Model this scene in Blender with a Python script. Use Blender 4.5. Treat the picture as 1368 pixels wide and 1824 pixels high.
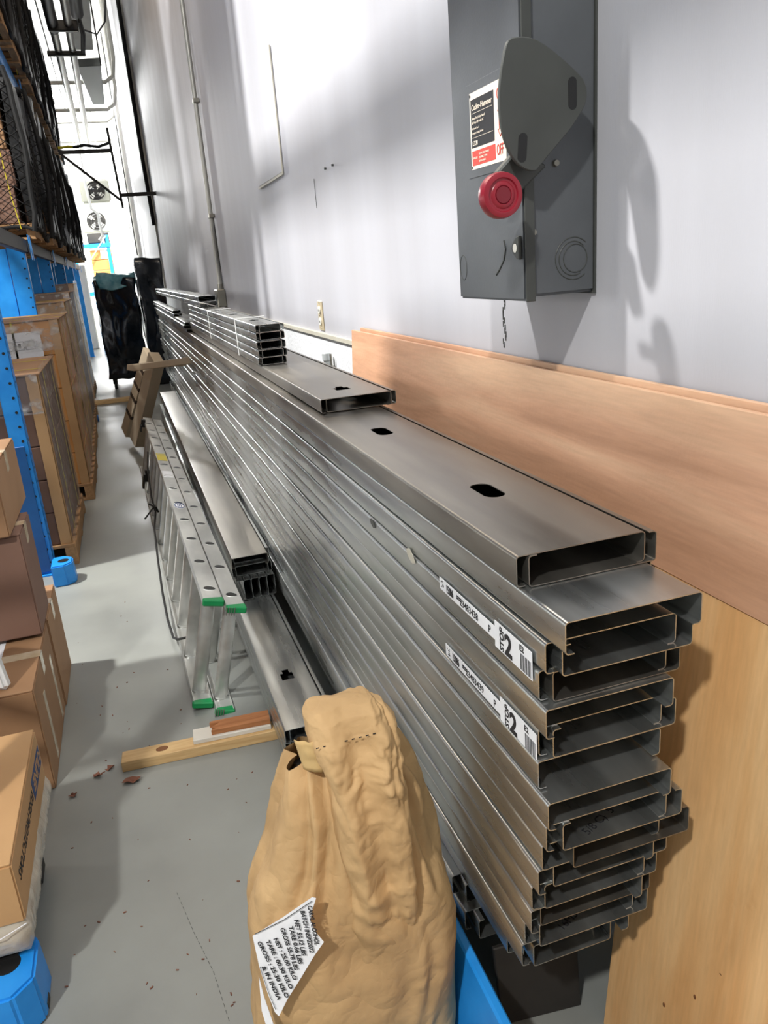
import bpy, bmesh, math, random
from mathutils import Vector, Matrix, noise
S = bpy.context.scene
for o in list(bpy.data.objects): bpy.data.objects.remove(o)
C = S.collection
random.seed(7)
PI = math.pi

# ------------------------------------------------------------ camera
F = 1400.0; H = 1.5
AX = Vector((0.946, -0.166, 0.278)).normalized()
vy = Vector((200-684, 500-912, F)).normalized()
vv = Vector((351, (F*F-484*351)/412.0, F))
dn = (vv - vy*vv.dot(vy)).normalized()
AZ = -dn; AXX = vy.cross(AZ)
def vec(i): return Vector((AXX[i], vy[i], AZ[i]))      # world vector of image axis i
R_, D_, W_ = vec(0), vec(1), vec(2)
cam_d = bpy.data.cameras.new('camera'); cam = bpy.data.objects.new('camera', cam_d); C.objects.link(cam)
cam_d.sensor_fit = 'HORIZONTAL'; cam_d.sensor_width = 36; cam_d.lens = 36*F/1368; cam_d.clip_end = 200; cam_d.clip_start = .02
M3 = Matrix((R_, -D_, -W_)).transposed()
cam.matrix_world = Matrix.Translation((0, 0, H)) @ M3.to_4x4()
S.camera = cam
def pz(u, v, z=0):                                     # a pixel's point on the plane at height z
    d = (u-684)*R_ + (v-912)*D_ + F*W_; t = (z-H)/d.z; return Vector((d.x*t, d.y*t, z))
def py(u, v, y):
    d = (u-684)*R_ + (v-912)*D_ + F*W_; t = y/d.y; return Vector((d.x*t, y, H+d.z*t))
def px(u, v, x):
    d = (u-684)*R_ + (v-912)*D_ + F*W_; t = x/d.x; return Vector((x, d.y*t, H+d.z*t))

# ------------------------------------------------------------ world, lights, exposure
S.view_settings.view_transform = 'Standard'; S.view_settings.look = 'None'
S.view_settings.gamma = 1; S.view_settings.use_curve_mapping = False
S.view_settings.exposure = 0.0
w = bpy.data.worlds.new('world'); S.world = w; w.use_nodes = True
w.node_tree.nodes['Background'].inputs[0].default_value = (0.93, 0.97, 1.0, 1)
w.node_tree.nodes['Background'].inputs[1].default_value = 0.38
def area(name, loc, target, sx, sy, e, col=(1, 1, 1)):
    l = bpy.data.lights.new(name, 'AREA'); l.shape = 'RECTANGLE'; l.size = sx; l.size_y = sy; l.energy = e; l.color = col
    o = bpy.data.objects.new(name, l); C.objects.link(o); o.location = loc
    o.rotation_euler = (Vector(target)-Vector(loc)).to_track_quat('-Z', 'Y').to_euler(); return o
def bulb(name, loc, r, e, col=(1, 1, 1)):
    l = bpy.data.lights.new(name, 'POINT'); l.shadow_soft_size = r; l.energy = e; l.color = col
    o = bpy.data.objects.new(name, l); C.objects.link(o); o.location = loc; return o
area('roof_light', (-3.5, 3.9, 6.6), (-.2, 3.4, 0), .35, .3, 860, (1, .99, .96))
area('roof_light_back', (-3.0, -2.6, 6.4), (-.1, 1.6, 0), .3, .3, 400, (1, .99, .96))
area('side_door_light', (-7.5, 5.0, 2.2), (.8, 3.5, 1.4), 1.0, 2.0, 170, (1, .97, .93))
area('carton_bounce_fill', (-.3, 8.0, 6.4), (.5, 7.0, 0), .8, 3, 120, (1, .82, .62))  # added warm fill, stands in for light bounced off the cartons
bulb('far_end_fill', (-1.3, 20.5, 5.8), .3, 350)  # three added fills, no visible source, to whiten the far end and ceiling
bulb('far_end_fill', (-.9, 25, 5.9), .3, 2300)
bulb('far_end_fill', (-1.6, 30, 4.5), .4, 2200)

# ------------------------------------------------------------ materials
def L(h):
    h = h.lstrip('#'); r = []
    for i in (0, 2, 4):
        c = int(h[i:i+2], 16)/255; r.append(c/12.92 if c <= .04045 else ((c+.055)/1.055)**2.4)
    return (*r, 1)
def mat(name, c1, c2=None, rough=.6, metal=0, scale=6, stretch=(1, 1, 1), bump=0, bscale=60, spec=.5, detail=6, r2=None, lo=.35, hi=.65, **kw):
    m = bpy.data.materials.new(name); m.use_nodes = True; t = m.node_tree; n = t.nodes; k = t.links
    b = n['Principled BSDF']; b.inputs['Base Color'].default_value = L(c1); b.inputs['Roughness'].default_value = rough
    b.inputs['Metallic'].default_value = metal; b.inputs['Specular IOR Level'].default_value = spec
    tc = n.new('ShaderNodeTexCoord'); mp = n.new('ShaderNodeMapping'); mp.inputs['Scale'].default_value = stretch
    k.new(tc.outputs['Object'], mp.inputs[0])
    if c2:
        nz = n.new('ShaderNodeTexNoise'); nz.inputs['Scale'].default_value = scale; nz.inputs['Detail'].default_value = detail
        k.new(mp.outputs[0], nz.inputs[0])
        cr = n.new('ShaderNodeValToRGB'); cr.color_ramp.elements[0].color = L(c1); cr.color_ramp.elements[1].color = L(c2)
        cr.color_ramp.elements[0].position = lo; cr.color_ramp.elements[1].position = hi
        k.new(nz.outputs[0], cr.inputs[0]); k.new(cr.outputs[0], b.inputs['Base Color'])
        if r2 is not None:
            mr = n.new('ShaderNodeMapRange'); mr.inputs[1].default_value = .3; mr.inputs[2].default_value = .7
            mr.inputs[3].default_value = rough; mr.inputs[4].default_value = r2
            k.new(nz.outputs[0], mr.inputs[0]); k.new(mr.outputs[0], b.inputs['Roughness'])
    if bump:
        nb = n.new('ShaderNodeTexNoise'); nb.inputs['Scale'].default_value = bscale; nb.inputs['Detail'].default_value = 4
        k.new(mp.outputs[0], nb.inputs[0]); bp = n.new('ShaderNodeBump'); bp.inputs['Strength'].default_value = bump
        bp.inputs['Distance'].default_value = .01; k.new(nb.outputs[0], bp.inputs['Height']); k.new(bp.outputs[0], b.inputs['Normal'])
    for a, v in kw.items(): b.inputs[a.replace('_', ' ')].default_value = v
    return m
def emis(name, c, s):
    m = mat(name, c); b = m.node_tree.nodes['Principled BSDF']; b.inputs['Emission Color'].default_value = L(c); b.inputs['Emission Strength'].default_value = s; return m
M = dict(
 steel=mat('galvanised steel', '#a6a8a6', '#cdd0ce', .2, .92, 5, (3, .35, 3), bump=.004, bscale=9, r2=.38),
 steelw=mat('galvanised steel warm', '#86827b', '#a29e96', .3, .9, 5, (3, .35, 3), bump=.006, bscale=9, r2=.45),
 alu=mat('ladder aluminium', '#c9c9c5', '#e2e2de', .32, .75, 14, (1, .3, 1), r2=.45),
 floor=mat('sealed grey concrete', '#7c7e7a', '#91938d', .33, 0, 1.6, bump=.02, bscale=25, r2=.5, detail=9),
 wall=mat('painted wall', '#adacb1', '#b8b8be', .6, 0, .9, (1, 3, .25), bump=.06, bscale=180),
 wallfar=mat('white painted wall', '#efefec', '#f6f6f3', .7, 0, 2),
 walllow=mat('white painted block', '#dddee0', '#e8e9eb', .6, 0, 8, bump=.35, bscale=70),
 trim=mat('putty trim', '#b5b0a0', '#c0bcae', .6),
 white=mat('white paint', '#e9e9e6', None, .5), offwhite=mat('off white', '#d6d4cb', '#dedcd4', .6),
 ceil=mat('white ceiling', '#f1f1ee', None, .8),
 blue=mat('blue rack paint', '#1c88dd', '#2a96ea', .35, 0, 12, bump=.02), bluedk=mat('deep blue rack paint', '#14508c', '#175a9a', .4, 0, 12),
 kraft=mat('kraft paper', '#b39165', '#cba777', .74, 0, 7, bump=.25, bscale=55, spec=.35),
 kraftin=mat('inner paper', '#d3b27a', None, .8),
 card=mat('cardboard', '#946f4e', '#a17b58', .75, 0, 3, bump=.05, bscale=40), cardlt=mat('light cardboard', '#b98f60', '#c59b6b', .72, 0, 3, bump=.05, bscale=40),
 cardor=mat('orange cardboard', '#c98c4c', '#d89c58', .7, 0, 3), carddk=mat('brown cardboard', '#755747', '#816151', .75, 0, 3),
 cardtan=mat('pale cardboard', '#b7a68d', '#c4b49c', .75, 0, 3),
 tape=mat('packing tape', '#c5b08f', '#d6c4a8', .18, 0, 20), ink=mat('black ink', '#1c1c20', None, .6), inkblue=mat('blue ink', '#1f3f70', None, .6),
 paper=mat('white label paper', '#e8e8ea', '#f0f0f2', .55, 0, 30), red=mat('red plastic', '#8f1a2b', None, .32), reddk=mat('dark red plastic', '#751423', None, .4), redink=mat('red ink', '#c9463c', None, .6),
 cream=mat('cream label', '#e8dac8', None, .45),
 encl=mat('grey enclosure paint', '#54575a', '#606366', .4, .2, 5, bump=.03, bscale=200), encldk=mat('dark grey paint', '#3f413e', '#474946', .5, .1, 8),
 metal=mat('small hardware', '#8d8a80', None, .35, .8), black=mat('black rubber', '#151515', None, .5), blackdull=mat('dull black film', '#131313', '#242424', .38, 0, 6, bump=.5, bscale=14), blackgl=mat('black plastic film', '#0c1118', '#18222e', .12, 0, 4, bump=.5, bscale=9, Coat_Weight=.5),
 net=mat('black netting', '#121212', None, .8), darkgrey=mat('dark steel', '#2c2a28', '#373431', .5, .3, 6),
 ply=None, ply2=None,
 pine=mat('pine board', '#c19a66', '#d5b37f', .65, 0, 9, (.6, 9, 9)), brownwood=mat('brown wood', '#9b6238', '#b3774a', .7, 0, 8, (.6, 9, 9), bump=.3, bscale=12),
 whitewood=mat('white board', '#cfc8bb', '#ddd7cb', .6, 0, 8), palletwood=mat('pallet wood', '#a07a52', '#b98f63', .8, 0, 8, (6, .8, 6)),
 knot=mat('wood knot', '#7b4f2c', None, .7), yellow=mat('yellow strap', '#c9b92c', None, .45), yellowlb=mat('yellow sticker', '#e3cf1e', None, .5),
 green=mat('green ladder cap', '#0f7f45', '#12904f', .4), brass=mat('outlet plate', '#c9b998', '#d6c7a8', .35, .3, 20), pvc=mat('grey white pipe', '#b9bdbd', None, .4, .2),
 cond=mat('conduit', '#a6a49c', None, .4, .5), whitepipe=mat('white pipe', '#dfe0dc', None, .4), leaf=mat('dry leaf', '#6d4434', '#835440', .8), pad=mat('grey fixture', '#8c8f8c', None, .6),
 heater=mat('heater casing', '#c8c8ba', None, .5), copper=mat('brown strap', '#3c2e24', None, .6), teal=mat('teal plastic film', '#2b7f92', '#9fd0d8', .15, 0, 7, bump=.4, bscale=10))
def crinkle(m):
    t = m.node_tree; n = t.nodes; k = t.links; b = n['Principled BSDF']; tc = n.new('ShaderNodeTexCoord'); prev = None
    for sc, st, ds in ((9, .5, .012), (24, .35, .004), (60, .25, .0015)):
        nz = n.new('ShaderNodeTexNoise'); nz.inputs['Scale'].default_value = sc; nz.inputs['Detail'].default_value = 1.5; nz.inputs['Distortion'].default_value = .5; k.new(tc.outputs['Object'], nz.inputs[0])
        su = n.new('ShaderNodeMath'); su.operation = 'SUBTRACT'; su.inputs[1].default_value = .5; k.new(nz.outputs[0], su.inputs[0])
        ab = n.new('ShaderNodeMath'); ab.operation = 'ABSOLUTE'; k.new(su.outputs[0], ab.inputs[0])
        bp = n.new('ShaderNodeBump'); bp.inputs['Strength'].default_value = st; bp.inputs['Distance'].default_value = ds*3; k.new(ab.outputs[0], bp.inputs['Height'])
        if prev: k.new(prev.outputs[0], bp.inputs['Normal'])
        prev = bp
    k.new(prev.outputs[0], b.inputs['Normal'])
crinkle(M['kraft'])
def film_mat(name, col, alpha):
    m = mat(name, col, None, .12, bump=.8, bscale=22); t = m.node_tree; n = t.nodes; k = t.links
    tc = n.new('ShaderNodeTexCoord'); mp = n.new('ShaderNodeMapping'); mp.inputs['Scale'].default_value = (1, 4, 1.5); mp.inputs['Rotation'].default_value = (.5, 0, 0)
    nz = n.new('ShaderNodeTexNoise'); nz.inputs['Scale'].default_value = 10; nz.inputs['Detail'].default_value = 5
    mr = n.new('ShaderNodeMapRange'); mr.inputs[1].default_value = .5; mr.inputs[2].default_value = .72; mr.inputs[3].default_value = alpha; mr.inputs[4].default_value = .75
    k.new(tc.outputs['Object'], mp.inputs[0]); k.new(mp.outputs[0], nz.inputs[0]); k.new(nz.outputs[0], mr.inputs[0]); k.new(mr.outputs[0], n['Principled BSDF'].inputs['Alpha']); return m
M['film'] = film_mat('clear stretch film', '#e6e6e2', .12); M['filmw'] = film_mat('milky stretch film', '#ded8c8', .6)
def ply_mat(name, a, b, c, mapscale, rot=(0, 0, 0)):
    m = mat(name, a, None, .5, bump=.06, bscale=90); t = m.node_tree; n = t.nodes; k = t.links
    tc = n.new('ShaderNodeTexCoord'); mp = n.new('ShaderNodeMapping'); mp.inputs['Scale'].default_value = mapscale; mp.inputs['Rotation'].default_value = rot
    k.new(tc.outputs['Object'], mp.inputs[0])
    n1 = n.new('ShaderNodeTexNoise'); n1.inputs['Scale'].default_value = 2.2; n1.inputs['Detail'].default_value = 9; n1.inputs['Roughness'].default_value = .55; n1.inputs['Distortion'].default_value = .6
    k.new(mp.outputs[0], n1.inputs[0])
    n2 = n.new('ShaderNodeTexNoise'); n2.inputs['Scale'].default_value = 30; n2.inputs['Detail'].default_value = 3; k.new(mp.outputs[0], n2.inputs[0])
    cr = n.new('ShaderNodeValToRGB'); e = cr.color_ramp.elements; e[0].color = L(a); e[0].position = .3; e[1].color = L(c); e[1].position = .72
    x = e.new(.5); x.color = L(b)
    k.new(n1.outputs[0], cr.inputs[0]); mx = n.new('ShaderNodeMixRGB'); mx.blend_type = 'MULTIPLY'; mx.inputs[0].default_value = .25
    k.new(cr.outputs[0], mx.inputs[1]); k.new(n2.outputs[0], mx.inputs[2]); k.new(mx.outputs[0], n['Principled BSDF'].inputs['Base Color']); return m
M['ply'] = ply_mat('pink brown plywood', '#c29271', '#d9a785', '#e8be9a', (1, .45, 5))
M['ply2'] = ply_mat('yellow birch plywood', '#e0a466', '#eebb80', '#f6cb94', (1, 4.5, .5))

# ------------------------------------------------------------ mesh helpers
class MB:
    def __init__(s): s.v = []; s.f = []
    def box(s, x0, x1, y0, y1, z0, z1):
        b = len(s.v)
        s.v += [(x0,y0,z0),(x1,y0,z0),(x1,y1,z0),(x0,y1,z0),(x0,y0,z1),(x1,y0,z1),(x1,y1,z1),(x0,y1,z1)]
        s.f += [tuple(b+i for i in q) for q in ((0,3,2,1),(4,5,6,7),(0,1,5,4),(1,2,6,5),(2,3,7,6),(3,0,4,7))]; return s
    def quadbox(s, bot, top):
        b = len(s.v); n = len(bot); s.v += [tuple(p) for p in bot]+[tuple(p) for p in top]
        s.f.append(tuple(b+i for i in reversed(range(n)))); s.f.append(tuple(b+n+i for i in range(n)))
        for i in range(n): j = (i+1) % n; s.f.append((b+i, b+j, b+n+j, b+n+i))
        return s
    def tube(s, pts, r, n=10, cap=True):
        pts = [Vector(p) for p in pts]; rings = []; up = None
        for i, p in enumerate(pts):
            d = (pts[min(i+1, len(pts)-1)]-pts[max(i-1, 0)]).normalized()
            a = d.orthogonal() if up is None else (up-d*up.dot(d))
            a.normalize(); up = a; c = d.cross(a); rr = r[i] if isinstance(r, (list, tuple)) else r
            b = len(s.v); rings.append(b)
            for k in range(n): t = 2*PI*k/n; s.v.append(tuple(p+rr*(math.cos(t)*a+math.sin(t)*c)))
        for i in range(len(rings)-1):
            for k in range(n): s.f.append((rings[i]+k, rings[i]+(k+1) % n, rings[i+1]+(k+1) % n, rings[i+1]+k))
        if cap: s.f.append(tuple(rings[0]+k for k in reversed(range(n)))); s.f.append(tuple(rings[-1]+k for k in range(n)))
        return s
    def bar(s, a, b, w, h=None, up=Vector((0, 0, 1))):
        a = Vector(a); b = Vector(b); h = h or w; d = (b-a).normalized()
        if abs(d.dot(up)) > .98: up = Vector((0, 1, 0))
        r = d.cross(up).normalized()*w/2; u = r.cross(d).normalized()*h/2
        return s.quadbox([a-r-u, a+r-u, a+r+u, a-r+u], [b-r-u, b+r-u, b+r+u, b-r+u])
    def prism(s, poly, d):                                  # polygon of 3D points extruded by vector d
        d = Vector(d); return s.quadbox([Vector(p) for p in poly], [Vector(p)+d for p in poly])
    def mesh(s, name):
        m = bpy.data.meshes.new(name); m.from_pydata(s.v, [], s.f); m.update(); return m
def tag(o, label=None, cat=None, group=None, kind=None):
    if label: o['label'] = label
    if cat: o['category'] = cat
    if group: o['group'] = group
    if kind: o['kind'] = kind
    return o
def obj(name, src, m, parent=None, bevel=0, smooth=False, label=None, seg=1):
    me = src.mesh(name) if isinstance(src, MB) else src
    bm = bmesh.new(); bm.from_mesh(me)
    if bevel: bmesh.ops.bevel(bm, geom=[e for e in bm.edges if len(e.link_faces) == 2 and e.calc_face_angle(0) > .6], offset=bevel, segments=seg, affect='EDGES', clamp_overlap=True)
    bmesh.ops.recalc_face_normals(bm, faces=bm.faces); bm.to_mesh(me); bm.free()
    if smooth:
        for p in me.polygons: p.use_smooth = True
        if smooth != 'all':
            me.set_sharp_from_angle(angle=math.radians(40))
    me.materials.append(M[m] if isinstance(m, str) else m)
    o = bpy.data.objects.new(name, me); C.objects.link(o)
    if parent: o.parent = parent
    if label: o['label'] = label
    return o
def empty(name, label, cat, group=None, loc=(0, 0, 0), rot=(0, 0, 0)):
    o = bpy.data.objects.new(name, None); o.empty_display_size = .05; C.objects.link(o); o.location = loc; o.rotation_euler = rot
    return tag(o, label, cat, group)
def kids(o): return [c for c in bpy.data.objects if c.parent == o]
def copy_tree(o, parent=None, ch=None):
    c = o.copy(); C.objects.link(c); c.parent = parent
    for k in kids(o): copy_tree(k, c)
    return c
def text(s, size, m, parent, org, xd, yd, name='lettering', sx=1, bold=0, align='LEFT', ext=.0002, out=None):
    cu = bpy.data.curves.new('t', 'FONT'); cu.body = s; cu.size = size; cu.extrude = ext; cu.offset = bold; cu.align_x = align; cu.resolution_u = 3
    t = bpy.data.objects.new('t', cu); C.objects.link(t); bpy.context.view_layer.update()
    dg = bpy.context.evaluated_depsgraph_get(); me = bpy.data.meshes.new_from_object(t.evaluated_get(dg))
    bpy.data.objects.remove(t)
    xd = Vector(xd).normalized(); yd = Vector(yd).normalized(); zd = xd.cross(yd)
    mm = Matrix((xd*sx, yd, zd)).transposed().to_4x4(); mm.translation = Vector(org)+zd*ext
    me.transform(mm); me.materials.clear(); me.materials.append(M[m])
    o = bpy.data.objects.new(name, me); C.objects.link(o); o.parent = parent; return o
def struct(name, src, m, **kw):
    o = obj(name, src, m, **kw); o['kind'] = 'structure'; return o
ORD = ['topmost', 'second', 'third', 'fourth', 'fifth', 'sixth', 'seventh', 'eighth', 'ninth', 'tenth', 'eleventh', 'twelfth', 'thirteenth', 'fourteenth', 'fifteenth', 'sixteenth']

# ============================================================ the room
WX = .83
fl_ = struct('floor', MB().box(-14, 2.2, -6, 36, -.2, 0), 'floor')
fc = MB(); pts = [pz(u, v, .0002) for u, v in ((218, 1500), (222, 1570), (315, 1590), (345, 1660), (380, 1730), (410, 1824))]
for a, b in zip(pts[2:], pts[3:]):
    for k in range(8): fc.bar(a+(b-a)*(k/8), a+(b-a)*((k+.6)/8), .0012, .0005)
obj('hairline_crack', fc, 'encldk', fl_)
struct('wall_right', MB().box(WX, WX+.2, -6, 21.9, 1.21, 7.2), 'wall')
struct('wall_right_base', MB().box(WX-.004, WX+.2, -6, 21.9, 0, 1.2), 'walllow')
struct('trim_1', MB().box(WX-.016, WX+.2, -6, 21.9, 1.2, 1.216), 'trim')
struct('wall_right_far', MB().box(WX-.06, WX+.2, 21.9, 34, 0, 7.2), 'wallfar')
struct('wall_end', MB().box(-14, 1.1, 34, 34.2, 0, 7.2), 'wallfar')
struct('wall_left', MB().box(-14.2, -14, 3, 34, 0, 7.2), 'wallfar')
struct('ceiling', MB().box(-14.2, 1.1, -2, 34.2, 7.2, 7.4), 'ceil')
for i, y in enumerate((10, 12.7, 15.4, 18.1, 20.8, 23.5, 26.2, 29)):
    tag(obj('ceiling_beam', MB().box(-6, WX, y, y+.14, 6.82, 7.2), 'white', bevel=.01), kind='structure')
# wall details
hp = [px(470, 95, WX), px(498, 312, WX)]
hb = MB(); y0, y1, z0, z1 = 3.86, 4.5, 1.915, 2.43
hx = obj('access_panel', MB().box(WX-.006, WX, y0, y1, z0, z1), 'wall', bevel=.002); tag(hx, 'flush rectangular access panel in the painted wall, right of the conduit', 'panel')
obj('panel_edge', MB().box(WX-.009, WX-.004, y0-.012, y0-.002, z0-.01, z1), 'trim', hx); obj('panel_edge', MB().box(WX-.009, WX-.004, y0, y1, z0-.012, z0-.002), 'trim', hx)
# conduit and box on the wall
cd = empty('wall_conduit', 'thin vertical metal conduit with square junction box on the right wall', 'conduit', loc=(WX, 6.5, 0))
yc = 6.55
obj('pipe', MB().tube([(-.028, yc-6.5, 1.36), (-.028, yc-6.5, 7.15)], .017, 12), 'cond', cd, smooth=True)
obj('junction_box', MB().box(-.07, -.001, yc-6.56, yc-6.39, 1.235, 1.37), 'metal', cd, bevel=.006)
obj('coupling', MB().tube([(-.028, yc-6.5, 1.37), (-.028, yc-6.5, 1.41)], .023, 12), 'metal', cd, smooth=True)
for z in (1.9, 2.7, 3.6): obj('strap', MB().box(-.047, -.001, yc-6.53, yc-6.47, z, z+.03), 'metal', cd, bevel=.004)
obj('knockout', MB().tube([(-.072, yc-6.475, 1.3), (-.069, yc-6.475, 1.3)], .024, 14), 'encldk', cd)
obj('cable', MB().tube([(-.012, .03-.02, 1.36), (-.012, .02, 1.6), (-.01, .05, 1.9)], .003, 6), 'black', cd)
# outlet
a = px(573, 562, WX)
ou = empty('wall_outlet', 'beige duplex outlet plate on the wall above the plywood end', 'outlet', loc=(WX, a.y, a.z))
obj('cover_plate', MB().box(-.007, 0, -.037, .037, -.062, .062), 'brass', ou, bevel=.003)
for dz in (.024, -.024):
    r = obj('receptacle', MB().prism([(-.0075, .017*math.cos(t), dz+.016*math.sin(t)) for t in [k*PI/8 for k in range(16)]], (-.004, 0, 0)), 'offwhite', ou)
    for dy in (-.006, .006): obj('slot', MB().box(-.0125, -.0114, dy-.0012, dy+.0012, dz-.006, dz+.004), 'ink', r)
for dz in (.052, 0, -.052): obj('screw', MB().tube([(-.009, 0, dz), (-.007, 0, dz)], .003, 8), 'metal', ou)
# pipe stub
a = px(585, 655, WX-.03)
ps = empty('pipe_stub', 'short pale grey pipe stub with clamp on the white wall beside the plywood', 'pipe', loc=(WX-.004, a.y, a.z))
obj('pipe', MB().tube([(-.03, 0, -.16), (-.03, 0, .045)], .013, 12), 'pvc', ps, smooth=True)
obj('cap', MB().tube([(-.03, 0, .03), (-.03, 0, .062)], .018, 12), 'pvc', ps, smooth=True, bevel=.002)
obj('clamp', MB().box(-.05, 0, -.02, .024, -.006, .006), 'metal', ps, bevel=.002)
obj('rod', MB().tube([(-.02, -.034, -.1), (-.02, -.034, .06)], .005, 8), 'metal', ps)
# marks on the wall
for i, (u, v) in enumerate(((581, 300), (594, 294))):
    p = px(u, v, WX); tag(obj('wall_screw', MB().tube([(WX-.008, p.y, p.z), (WX, p.y, p.z)], .004, 8), 'encldk'), ('lower left' if i == 0 else 'upper right')+' one of two tiny screws on the wall beside the access panel', 'screw')
p = px(562, 345, WX); tag(obj('wall_nick', MB().box(WX-.0015, WX, p.y-.0015, p.y+.0015, p.z-.055, p.z+.055), 'encldk'), 'short thin vertical scratch line on the wall right of the access panel', 'scratch')
cr = MB()
for k in range(14):
    p = px(899+random.uniform(-3, 3), 533+k*6.2, WX); cr.box(WX-.0012, WX, p.y-.0012-random.random()*.002, p.y+.0012, p.z-.007, p.z+.006)
tag(obj('wall_crack', cr, 'encldk'), 'ragged flaked crack in the wall paint below the switch box', 'crack')
p = px(321, 478, WX); tag(obj('wall_chip', MB().box(WX-.002, WX, p.y-.015, p.y+.015, p.z-.08, p.z+.08), 'white'), 'small white paint chip low on the wall left of the conduit', 'paint chip')
# black pipe at the wall step, white mullions
bp = tag(obj('corner_pipe', MB().tube([(WX-.08, 21.8, 2.05), (WX-.08, 21.8, 7.1)], .06, 10), 'black', smooth=True), 'long black vertical pipe at the far corner step of the right wall', 'pipe')
tag(obj('downpipe', MB().tube([(WX-.1, 20.5, .4), (WX-.1, 20.5, 7.1)], .05, 10), 'offwhite', smooth=True), 'pale vertical downpipe on the wall just before the black pipe', 'pipe')
tag(obj('wall_batten', MB().box(WX-.03, WX, 14.0, 14.07, 1.25, 7.1), 'offwhite'), 'thin pale vertical batten on the wall past the conduit', 'batten')

# ------------------------------------------------------------ safety switch
yb = px(1060, 508, WX).y; zb = 1.415
sw = empty('safety_switch', 'large grey metal safety switch box with red knob high on the wall', 'switch box', loc=(WX, yb, zb))
bh = .56; bw = .277; bd = .145
obj('enclosure', MB().box(-bd+.016, 0, .0, bw, 0, bh), 'encl', sw, bevel=.005, seg=2)
obj('door', MB().box(-bd, -bd+.016, -.006, bw+.003, -.006, bh+.01), 'encl', sw, bevel=.004, seg=2)
obj('door_return', MB().box(-bd+.001, -bd+.02, -.0085, -.006, -.007, bh+.01), 'encldk', sw, bevel=.001)
obj('wall_flange', MB().box(-.004, 0, -.004, bw+.004, -.004, bh+.004), 'encldk', sw)
for zc in (.06, .50):                                   # ring knockouts on the near side
    for rr, q0, q1 in ((.036, .8, 5.4), (.024, 0, 2*PI), (.029, .8, 5.2)):
        pts = [(-.045+rr*math.cos(t), .0, zc+rr*math.sin(t)) for t in [q0+(q1-q0)*k/26 for k in range(27)]]
        obj('knockout', MB().tube([(x+(0 if rr != .024 else .004), -.0003, z) for x, y, z in pts], .0009, 6), 'encldk', sw)
obj('knockout', MB().tube([(-bd-.0002, .255+.016*math.cos(t), .055+.024*math.sin(t)) for t in [k*PI/12 for k in range(25)]], .0007, 6), 'encldk', sw)
def side(u, v, dy=0):                                    # a point on the box's near side, local
    p = py(u, v, yb-dy); return (p.x-WX, p.y-yb, p.z-zb)
# handle guard plate, rounded five-sided outline
ol = [(905,72),(925,65),(950,68),(975,82),(1000,102),(1025,125),(1040,142),(1046,162),(1044,182),(1036,200),(1018,228),(1000,250),(980,274),(962,296),(955,304),(940,303),(922,292),(907,270),(897,243),(891,210),(889,175),(891,140),(896,105)]
hd = [Vector(side(u, v, .05)) for u, v in ol]
cen = sum(hd, Vector())/len(hd)
def catmull(P, n=4):
    out = []; N = len(P)
    for i in range(N):
        a, b, c, d = P[i-1], P[i], P[(i+1) % N], P[(i+2) % N]
        for k in range(n):
            t = k/n; out.append(.5*((2*b)+(c-a)*t+(2*a-5*b+4*c-d)*t*t+(3*b-a-3*c+d)*t**3))
    return out
hds = catmull(hd, 3)
hg = obj('handle_plate', MB().prism(hds, (0, .007, 0)), 'encldk', sw, bevel=.0015, label='flat dark rounded handle guard plate')
def slot(u, v, a_, b_, tilt, parent, nm='slot', m='black', dy=.0505):
    c = Vector(side(u, v, dy)); pts = []
    for k in range(20):
        t = 2*PI*k/20; e = Vector((a_*math.cos(t), 0, a_*math.sin(t)+(b_-a_)*(1 if math.sin(t) > 0 else -1)))
        pts.append(c+Vector((e.x*math.cos(tilt)+e.z*math.sin(tilt), 0, -e.x*math.sin(tilt)+e.z*math.cos(tilt))))
    return obj(nm, MB().prism(pts, (0, .0006, 0)), m, parent)
slot(1020, 166, .0078, .024, 0, hg); slot(931, 263, .008, .022, .1, hg)
hub = [Vector(side(u, v, .02)) for u, v in ((885,308),(925,262),(975,295),(945,325),(925,345),(905,340))]
obj('handle_arm', MB().prism(hub, (0, .02, 0)), 'encldk', sw, bevel=.003)
kc = Vector(side(897, 347, .075))
def lathe_y(prof, c, n=40):                              # prof: (radius, y offset) rings about the y axis
    mb = MB(); rings = []
    for r, y in prof:
        b = len(mb.v); rings.append(b)
        for k in range(n): t = 2*PI*k/n; mb.v.append((c[0]+r*math.cos(t), c[1]+y, c[2]+r*math.sin(t)))
    for i in range(len(rings)-1):
        for k in range(n): mb.f.append((rings[i]+k, rings[i]+(k+1) % n, rings[i+1]+(k+1) % n, rings[i+1]+k))
    mb.f.append(tuple(rings[0]+k for k in range(n))); mb.f.append(tuple(rings[-1]+k for k in reversed(range(n)))); return mb
kn = obj('knob', lathe_y([(.024, .03), (.031, .028), (.035, .02), (.0355, .008), (.034, .001), (.0285, -.0015), (.026, -.001), (.0245, .0018), (.021, .002), (.0195, .0005), (.0145, .0), (.0135, .0015), (.001, .0015)], kc), 'red', sw, smooth=True, label='round red knob')
obj('knob_centre', lathe_y([(.0133, .001), (.0125, -.0005), (.001, -.0005)], kc), 'reddk', kn, smooth=True)
obj('knob_shaft', MB().tube([kc+Vector((0, .028, 0)), kc+Vector((0.004, .075, .002))], .008, 12), 'metal', sw)
for u, v in ((989, 291), (949, 414)):
    c = Vector(side(u, v)); obj('bolt', MB().tube([c, c+Vector((0, -.006, 0))], [.0062, .005], 10), 'metal', sw, smooth=True)
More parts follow.
